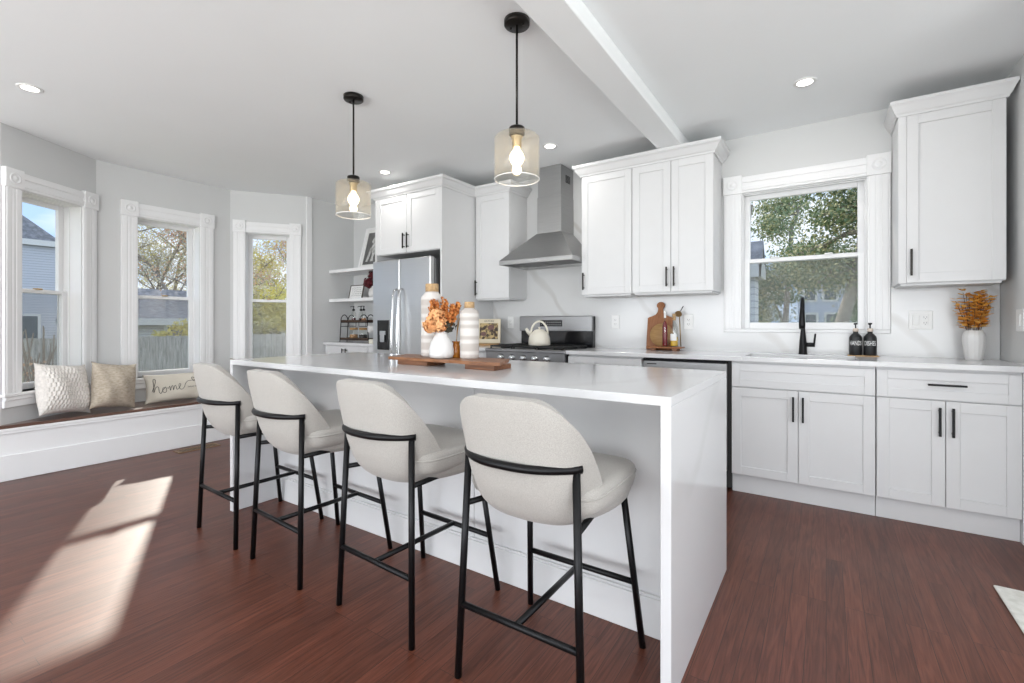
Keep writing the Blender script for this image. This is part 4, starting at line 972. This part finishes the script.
MB().tube([(-.985, 3.95, .948), (-1.0, 3.96, 1.21)], .004, 8).build('scoop_shaft', M_brass, sp); MB().tube([(-.99, 3.96, 1.235), (-.972, 3.975, 1.275)], .004, 8).build('scoop_handle', M_pull, sp)

# ============================================================ pillows
def pillow_fn(W, H, T, seedv, amp=.024):
    rr = random.Random(seedv); ph = [rr.uniform(0, 6) for _ in range(6)]
    def surf(u, v, side):      # u,v in -1..1
        pinch = 1 - .09 * (1 - abs(u) ** 3) * abs(v) ** 4; pinch2 = 1 - .09 * (1 - abs(v) ** 3) * abs(u) ** 4
        x = u * W / 2 * pinch2; z = v * H / 2 * pinch
        t = T / 2 * max(0, (1 - abs(u) ** 2.6)) ** .6 * max(0, (1 - abs(v) ** 2.6)) ** .6
        wv = amp * math.sin(3.1 * u + ph[0]) * math.sin(2.7 * v + ph[1]) + amp * .5 * math.sin(7 * u + ph[2] + 3 * v)
        edge = (1 - abs(u) ** 4) * (1 - abs(v) ** 4)
        return Vector((x, side * (t + wv * edge * .6), z + H / 2))
    return surf
def pillow(name, label, W, H, T, m, loc, rotz, lean, seedv, roll=0, tex=None):
    surf = pillow_fn(W, H, T, seedv)
    mb = MB(); n = 30
    for side in (-1, 1):
        def fn(u, v, s=side):
            p = surf(u * 2 - 1, v * 2 - 1, s)
            if tex: 
                e = (1 - abs(u * 2 - 1) ** 6) * (1 - abs(v * 2 - 1) ** 6); p.y += s * tex(u, v) * e
            return p
        mb.grid(fn, n * (4 if tex else 1), n * (4 if tex else 1))
    bmesh.ops.remove_doubles(mb.bm, verts=mb.bm.verts, dist=.0005)
    xf = Matrix.Rotation(-lean, 4, 'X') @ Matrix.Translation((0, 0, 0)) @ Matrix.Rotation(roll, 4, 'Y')
    mb.xf(xf)
    zmin = min(v.co.z for v in mb.bm.verts); mb.xf(Matrix.Translation((0, 0, -zmin)))
    o = mb.build(name, m, None, base=False); o.location = loc; o.rotation_euler = (0, 0, rotz)
    tag(o, label, 'pillow'); o['_dz'] = 0; del o['_dz']
    return o, surf, Matrix.Translation((0, 0, -zmin)) @ xf
M_knit = mat('white_knit', (.72, .68, .64), .95, scale=60, vary=.08, bump=.4, bscale=120)
M_burlap = mat('beige_chenille', (.42, .35, .27), .95, scale=45, col2=(.56, .49, .40), bump=.9, bscale=140, bdist=.004, stretch=(1, 1, 2))
M_canvas = mat('cream_canvas', (.66, .61, .52), .9, scale=300, vary=.04, bump=.3, bscale=300)
knit = lambda u, v: .005 * math.sin(u * 105) * (1 if int(v * 12) % 2 else -1) + .003 * abs(math.sin(v * 12 * PI))
# rotz: local -y faces the room
pillow('throw_pillow', 'white knitted throw pillow on the window seat, leftmost', .38, .41, .19, M_knit, (-4.93, 1.115, .40), math.radians(90 + 28), .26, 1, .12, knit)
pillow('throw_pillow', 'beige chenille throw pillow next to the white knitted one', .33, .39, .19, M_burlap, (-4.94, 1.41, .40), math.radians(90 + 12), .22, 2, .14)
pillow('throw_pillow', 'beige throw pillow at the right end of the window seat behind the island', .36, .36, .14, M_burlap, (-5.03, 2.56, .40), math.radians(90 - 15), .2, 6, .06)
lp, sf, xf = pillow('throw_pillow', 'cream lumbar pillow with handwritten home lettering under the middle window', .50, .27, .13, M_canvas, (-5.07, 1.925, .40), math.radians(90 - 9), .25, 3, -.02)
def onp(x, z):   # x -1..1, z -1..1 on the front of the pillow
    p = sf(x, z, -1); p.y -= .002; return xf @ p
STK = [
 # h
 [(-.80, -.25), (-.72, .10), (-.66, .45), (-.69, .62), (-.74, .52), (-.73, .10), (-.74, -.30), (-.68, -.02), (-.62, .08), (-.58, -.02), (-.57, -.30), (-.52, -.42)],
 # o
 [(-.52, -.42), (-.44, -.15), (-.36, -.02), (-.44, -.05), (-.47, -.25), (-.41, -.38), (-.35, -.28), (-.35, -.08), (-.29, -.12)],
 # m
 [(-.29, -.12), (-.25, .02), (-.24, -.28), (-.20, -.02), (-.16, .02), (-.15, -.28), (-.11, -.02), (-.07, .02), (-.05, -.25), (.0, -.22)],
 # e with long tail into a heart
 [(.0, -.22), (.06, -.08), (.10, .08), (.06, .14), (.03, -.02), (.05, -.24), (.12, -.28), (.20, -.12), (.26, .12), (.34, .28), (.46, .30), (.52, .26)],
 [(.52, .26), (.46, .46), (.49, .54), (.53, .46), (.57, .53), (.60, .44), (.53, .28), (.62, .22), (.74, .24), (.86, .34)],
]
q = MB()
for s in STK:
    P_ = [Vector((a, b, 0)) for a, b in s]; out = []
    for i in range(len(P_) - 1):   # catmull-rom
        p0 = P_[max(i - 1, 0)]; p1_ = P_[i]; p2 = P_[i + 1]; p3 = P_[min(i + 2, len(P_) - 1)]
        for k in range(5):
            t = k / 5; out.append(.5 * ((2 * p1_) + (p2 - p0) * t + (2 * p0 - 5 * p1_ + 4 * p2 - p3) * t * t + (-p0 + 3 * p1_ - 3 * p2 + p3) * t ** 3))
    out.append(P_[-1]); q.tube([onp(p.x, p.y) for p in out], .0022, 5)
q2 = q.build('home_lettering', M_dark, None, base=False); q2.parent = lp
tx = text_mb('sweet home', .17, None, 0)
for v in tx.bm.verts:
    v.co = onp(.53 + v.co.x * .52, -.12 + v.co.y * 1.1)
q3 = tx.build('small_lettering', M_dark, None, base=False); q3.parent = lp

# floor vent, rug
fv = thing('floor_register', 'brass floor register vent beside the window seat', 'floor vent', (-4.73, 1.96, 0))
q = MB(); q.box(-4.80, -4.79, 1.79, 2.13, 0, .006); q.box(-4.69, -4.68, 1.79, 2.13, 0, .006); q.box(-4.79, -4.69, 1.79, 1.81, 0, .006); q.box(-4.79, -4.69, 2.11, 2.13, 0, .006); q.build('frame', mat('bronze_vent', (.30, .19, .10), .45, .5), fv)
q = MB().box(-4.79, -4.69, 1.81, 2.11, .0005, .002); q.build('duct', M_dark, fv)
q = MB()
for k in range(14): q.box(-4.79, -4.69, 1.82 + k * .021, 1.826 + k * .021, .002, .005)
q.build('louvres', MATS['bronze_vent'], fv)
rug = MB().box(.597, 1.9, 1.25, 2.832, .001, .010, .003).build('rug', M_rug); tag(rug, 'cream woven rug on the floor at the right edge', 'rug')

# ============================================================ outdoors
GZ = -.8
M_grass = mat('lawn', (.22, .26, .12), .95, scale=3, col2=(.36, .34, .20))
struct(MB().prism([(-80, -60), (60, -60), (60, 100), (-80, 100)], GZ - .1, GZ).build('ground', M_grass, base=False), 'lawn outside')
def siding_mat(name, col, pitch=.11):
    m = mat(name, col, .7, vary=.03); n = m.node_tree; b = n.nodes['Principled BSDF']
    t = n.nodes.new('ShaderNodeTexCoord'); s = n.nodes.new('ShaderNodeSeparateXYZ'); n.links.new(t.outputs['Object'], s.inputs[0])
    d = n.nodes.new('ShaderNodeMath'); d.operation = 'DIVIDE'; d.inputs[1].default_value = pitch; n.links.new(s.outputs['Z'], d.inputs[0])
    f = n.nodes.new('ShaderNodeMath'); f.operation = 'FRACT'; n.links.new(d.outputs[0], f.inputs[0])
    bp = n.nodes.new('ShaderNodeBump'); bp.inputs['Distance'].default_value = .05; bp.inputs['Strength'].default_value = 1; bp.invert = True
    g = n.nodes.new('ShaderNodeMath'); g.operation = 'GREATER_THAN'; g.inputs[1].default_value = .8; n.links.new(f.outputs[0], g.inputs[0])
    mx = n.nodes.new('ShaderNodeMix'); mx.data_type = 'RGBA'; mx.inputs[6].default_value = (*col, 1); mx.inputs[7].default_value = (*[c * .72 for c in col], 1); n.links.new(g.outputs[0], mx.inputs[0]); n.links.new(mx.outputs[2], b.inputs['Base Color'])  # darker band paints in the shade line at each siding lap
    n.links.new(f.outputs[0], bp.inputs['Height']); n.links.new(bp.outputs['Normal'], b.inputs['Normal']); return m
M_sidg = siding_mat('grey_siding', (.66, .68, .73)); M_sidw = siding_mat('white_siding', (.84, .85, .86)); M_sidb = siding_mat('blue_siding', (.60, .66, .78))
M_roof = mat('asphalt_shingle', (.27, .27, .29), .9, scale=6, vary=.25)
def house(label, x0, x1, y0, y1, ze, zr, m, axis='y', hip=0.0, wins=(), o=.35):
    t = thing('house', label, 'house', ((x0 + x1) / 2, (y0 + y1) / 2, GZ))
    wl = MB().box(x0, x1, y0, y1, GZ, ze); 
    if hip == 0:
        xm, ym = (x0 + x1) / 2, (y0 + y1) / 2
        if axis == 'y':
            for y in (y0, y1): wl.hull([(x0, y - .01, ze), (x1, y - .01, ze), (xm, y - .01, zr - .05)], [(x0, y + .01, ze), (x1, y + .01, ze), (xm, y + .01, zr - .05)])
        else:
            for x in (x0, x1): wl.hull([(x - .01, y0, ze), (x - .01, y1, ze), (x - .01, ym, zr - .05)], [(x + .01, y0, ze), (x + .01, y1, ze), (x + .01, ym, zr - .05)])
    wl.build('wall', m, t)
    r = MB(); xm, ym = (x0 + x1) / 2, (y0 + y1) / 2
    if axis == 'y':
        A = [(x0 - o, y0 - o, ze), (x1 + o, y0 - o, ze), (x1 + o, y1 + o, ze), (x0 - o, y1 + o, ze)]; R0 = (xm, y0 - o + hip, zr); R1 = (xm, y1 + o - hip, zr)
        a = [r.bm.verts.new(p) for p in A]; c, d = r.bm.verts.new(R0), r.bm.verts.new(R1)
        fs = [(a[0], a[1], c), (a[1], a[2], d, c), (a[2], a[3], d), (a[3], a[0], c, d)]
    else:
        A = [(x0 - o, y0 - o, ze), (x1 + o, y0 - o, ze), (x1 + o, y1 + o, ze), (x0 - o, y1 + o, ze)]; R0 = (x0 - o + hip, ym, zr); R1 = (x1 + o - hip, ym, zr)
        a = [r.bm.verts.new(p) for p in A]; c, d = r.bm.verts.new(R0), r.bm.verts.new(R1)
        fs = [(a[0], a[1], d, c), (a[1], a[2], d), (a[2], a[3], c, d), (a[3], a[0], c)]
    for f in fs: 
        if hip == 0 and len(f) == 3: continue
        r.bm.faces.new(f)
    ro = r.build('roof', M_roof, t); md = ro.modifiers.new('thick', 'SOLIDIFY'); md.thickness = .12
    q = MB(); q.box(x0 - o, x1 + o, y0 - o, y0 - o + .03, ze - .22, ze + .02); q.box(x0 - o, x1 + o, y1 + o - .03, y1 + o, ze - .22, ze + .02); q.box(x0 - o, x0 - o + .03, y0 - o, y1 + o, ze - .22, ze + .02); q.box(x1 + o - .03, x1 + o, y0 - o, y1 + o, ze - .22, ze + .02)
    q.build('fascia', M_trim, t)
    for (face, c, z, w_, h_) in wins:
        fr_ = MB(); pn = MB()
        if face == 'x1': fr_.box(x1, x1 + .05, c - w_ / 2 - .1, c + w_ / 2 + .1, z - .1, z + h_ + .1); pn.box(x1 + .04, x1 + .06, c - w_ / 2, c + w_ / 2, z, z + h_)
        else: fr_.box(c - w_ / 2 - .12, c + w_ / 2 + .12, y0 - .05, y0, z - .12, z + h_ + .12); pn.box(c - w_ / 2, c + w_ / 2, y0 - .06, y0 - .04, z, z + h_)
        f = fr_.build('window', M_trim, t); pn.build('pane', mat('far_pane', (.12, .15, .18), .15, vary=0), f)
    return t
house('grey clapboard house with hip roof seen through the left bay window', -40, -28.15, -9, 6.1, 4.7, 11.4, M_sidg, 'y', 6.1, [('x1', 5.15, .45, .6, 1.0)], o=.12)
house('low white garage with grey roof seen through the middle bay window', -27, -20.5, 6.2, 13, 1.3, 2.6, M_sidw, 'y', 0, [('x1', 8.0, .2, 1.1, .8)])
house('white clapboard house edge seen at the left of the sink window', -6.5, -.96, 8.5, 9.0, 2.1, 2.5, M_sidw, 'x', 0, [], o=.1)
house('unseen tall white house added to block sun from the sink window', -11, -3.3, 7.0, 8.2, 5.6, 6.6, M_sidw, 'x', 0, [], o=.1)  # added out of view to keep sun from entering the sink window
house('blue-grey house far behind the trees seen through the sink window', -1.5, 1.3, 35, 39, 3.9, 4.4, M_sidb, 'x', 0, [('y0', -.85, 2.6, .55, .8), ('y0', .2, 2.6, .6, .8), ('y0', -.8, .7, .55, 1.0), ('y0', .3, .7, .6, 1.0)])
fe = thing('garden_fence', 'weathered grey board fence beyond the bay windows', 'fence', (-12.3, 7, GZ))
q = MB()
for k in range(70):
    y = 2.2 + k * .15; q.box(-12.32, -12.29, y, y + .143, GZ + .03, .86 - .0012 * (k % 3) * 5)
q.build('boards', mat('weathered_wood', (.55, .53, .50), .9, stretch=(6, 6, .7), scale=6, vary=.25), fe)
q = MB()
for z in (-.4, .5): q.box(-12.36, -12.32, 2.2, 12.7, z, z + .09)
q.build('rail', MATS['weathered_wood'], fe)

def tree(label, x, y, h, rad, leafmats, nleaf, lsize, seed, trunk=.12, lo=.3, droop=0, levels=3, bark=None, flatz=1.0):
    rng = random.Random(seed); t = thing('tree', label, 'tree', (x, y, GZ))
    wood = MB(); tips = []
    def branch(p, d, L, r, lev):
        n = 4; pts = [p]; q = p.copy(); dd = d.copy()
        for k in range(n):
            dd = (dd + Vector((rng.gauss(0, .16), rng.gauss(0, .16), rng.gauss(0, .10) + (.05 if lev > 0 and not droop else -droop * .1 * (lev > 0))))).normalized(); q = q + dd * L / n; pts.append(q.copy())
            if lev >= 1: tips.append((q.copy(), lev))
        wood.tube(pts, r, 6 if lev == 0 else 4, cap=False, rad=[r * (1 - .6 * k / n) for k in range(n + 1)])
        if lev < levels:
            m_ = 7 if lev == 0 else 4
            for k in range(m_):
                f = rng.uniform(lo if lev == 0 else .25, 1); i = min(int(f * n), n - 1); pp = pts[i].lerp(pts[i + 1], f * n - i)
                a = rng.uniform(0, 6.28); out = Vector((math.cos(a), math.sin(a), rng.uniform(.1, .9) if not droop else rng.uniform(-.2, .35)))
                nd = (dd * .35 + out).normalized() if lev else out.normalized()
                ll = (rad if lev == 0 else L * .6) * rng.uniform(.7, 1.1) * (1 if not droop or lev else (1.25 - f * .8))
                branch(pp, nd, ll, r * .42, lev + 1)
    branch(Vector((x, y, GZ)), Vector((0, 0, 1)), h * .85, trunk, 0)
    wood.build('trunk', bark or M_bark, t)
    per = max(1, nleaf // max(1, len(leafmats)))
    for mi, lm in enumerate(leafmats):
        vs_, fs_ = [], []
        for _ in range(per):
            p, lv = tips[rng.randrange(len(tips))]; s = lsize * rng.uniform(.6, 1.4); sp = rad * .14
            c = p + Vector((rng.gauss(0, sp), rng.gauss(0, sp), rng.gauss(0, sp * .7)))
            a = Vector((rng.gauss(0, 1), rng.gauss(0, 1), rng.gauss(0, 1))).normalized(); b = a.orthogonal().normalized()
            i = len(vs_); vs_ += [c - a * s, c + b * s * .6, c + a * s, c - b * s * .6]; fs_.append((i, i + 1, i + 2, i + 3))
        me = bpy.data.meshes.new('foliage'); me.from_pydata([v - Vector((x, y, GZ)) for v in vs_], [], fs_); me.materials.append(lm)
        o = bpy.data.objects.new('foliage', me); C.objects.link(o); o.parent = t
    return t
M_bark = mat('grey_bark', (.36, .32, .28), .9, scale=20, vary=.3)
Ly = mat('yellow_leaf', (.82, .70, .22), .8, scale=.8, col2=(.74, .70, .30)); Lg = mat('olive_leaf', (.48, .47, .25), .8, scale=.8, col2=(.62, .57, .34))
Lo = mat('orange_leaf', (.72, .42, .28), .8, scale=.8, col2=(.80, .56, .38)); Le = mat('evergreen_leaf', (.15, .22, .11), .8, scale=.6, col2=(.28, .34, .20)); Ltan = mat('tan_leaf', (.72, .66, .50), .8, scale=.8, vary=.15)
def at(px, d):
    u = (px - 512) / 470.05; return (d * (-.5558 + .8313 * u), d * (.8313 + .5558 * u))
for i, (px, d, h, r, lm, n, ls, sd_, lab) in enumerate([
    (150, 24, 8.6, 2.2, [Ltan, Ltan, Lg], 5400, .036, 31, 'tall half-bare tan-leaved tree in the middle bay window, left'),
    (172, 26, 8.8, 2.3, [Ltan, Ltan, Ly], 5400, .036, 32, 'tall half-bare tan-leaved tree in the middle bay window, centre'),
    (196, 23, 8.2, 2.2, [Ltan, Ltan, Ly], 5400, .036, 33, 'tall half-bare olive tree in the middle bay window, right'),
    (182, 14.5, 2.15, .62, [Ly], 2600, .04, 34, 'small yellow-green tree over the fence in the middle bay window'),
    (246, 20, 7.6, 2.3, [Lo, Ltan], 6000, .045, 35, 'orange-leaved autumn tree in the right bay window'),
    (276, 23, 8.2, 2.4, [Lo, Ly], 6000, .045, 36, 'orange and yellow autumn tree behind, in the right bay window'),
    (262, 26, 5.2, 2.4, [Ly, Ltan], 9000, .06, 37, 'low yellow autumn tree in the right bay window'),
    (290, 17, 3.6, 1.2, [Ly], 4500, .045, 38, 'small bright yellow tree beyond the fence in the right bay window'),
    (236, 17, 2.8, 1.5, [Lg, Ltan, Ltan], 7500, .04, 39, 'low olive bushy tree beyond the fence in the right bay window'),
    (846, 13, 8.5, 2.5, [Le, Le, Lg], 15000, .05, 41, 'large evergreen with thick trunk in the sink window'),
    (735, 19, 7.8, 2.6, [Le, Lg], 18000, .06, 42, 'evergreen tree behind, left part of the sink window'),
    (786, 17, 9.0, 2.4, [Le, Le, Lg], 12000, .055, 45, 'tall evergreen tree in the upper left of the sink window'),
    (781, 25, 4.6, 1.6, [Le, Le], 9000, .07, 46, 'low dark evergreen bush beside the blue-grey house'),
    (842, 44, 13.0, 6.0, [Le, Ltan], 22000, .12, 43, 'evergreen tree farther back, centre of the sink window'),
    (920, 20, 8.0, 2.4, [Le, Le], 16000, .065, 44, 'evergreen tree at the right of the sink window'),
]):
    x, y = at(px, d); dr = 1 if sd_ >= 41 else 0
    tree(lab, x, y, h, r, lm, n, ls, sd_, trunk=.22 if sd_ == 41 else .13, droop=dr, lo=(.46 if sd_ in (41, 45) else .12) if dr else .3)
sh_ = thing('shrub', 'bare orange-tinged shrub in front of the grey clapboard house', 'shrub', (-9.6, 1.75, GZ))
rng = random.Random(9); q = MB(); lf = MB()
for k in range(90):
    b0 = Vector((-9.6 + rng.gauss(0, .15), 1.75 + rng.gauss(0, .3), GZ)); b1 = b0 + Vector((rng.gauss(0, .2), rng.gauss(0, .25), rng.uniform(.8, 1.9)))
    q.tube([b0, b0.lerp(b1, .5) + Vector((rng.gauss(0, .06), rng.gauss(0, .06), 0)), b1], .008, 4, cap=False)
    petals(lf, b0.lerp(b1, rng.uniform(.4, .75)), 8, .16, .05, rng)
q.build('branches', mat('shrub_twig', (.36, .30, .25), .9), sh_); lf.build('leaves', Lo, sh_)
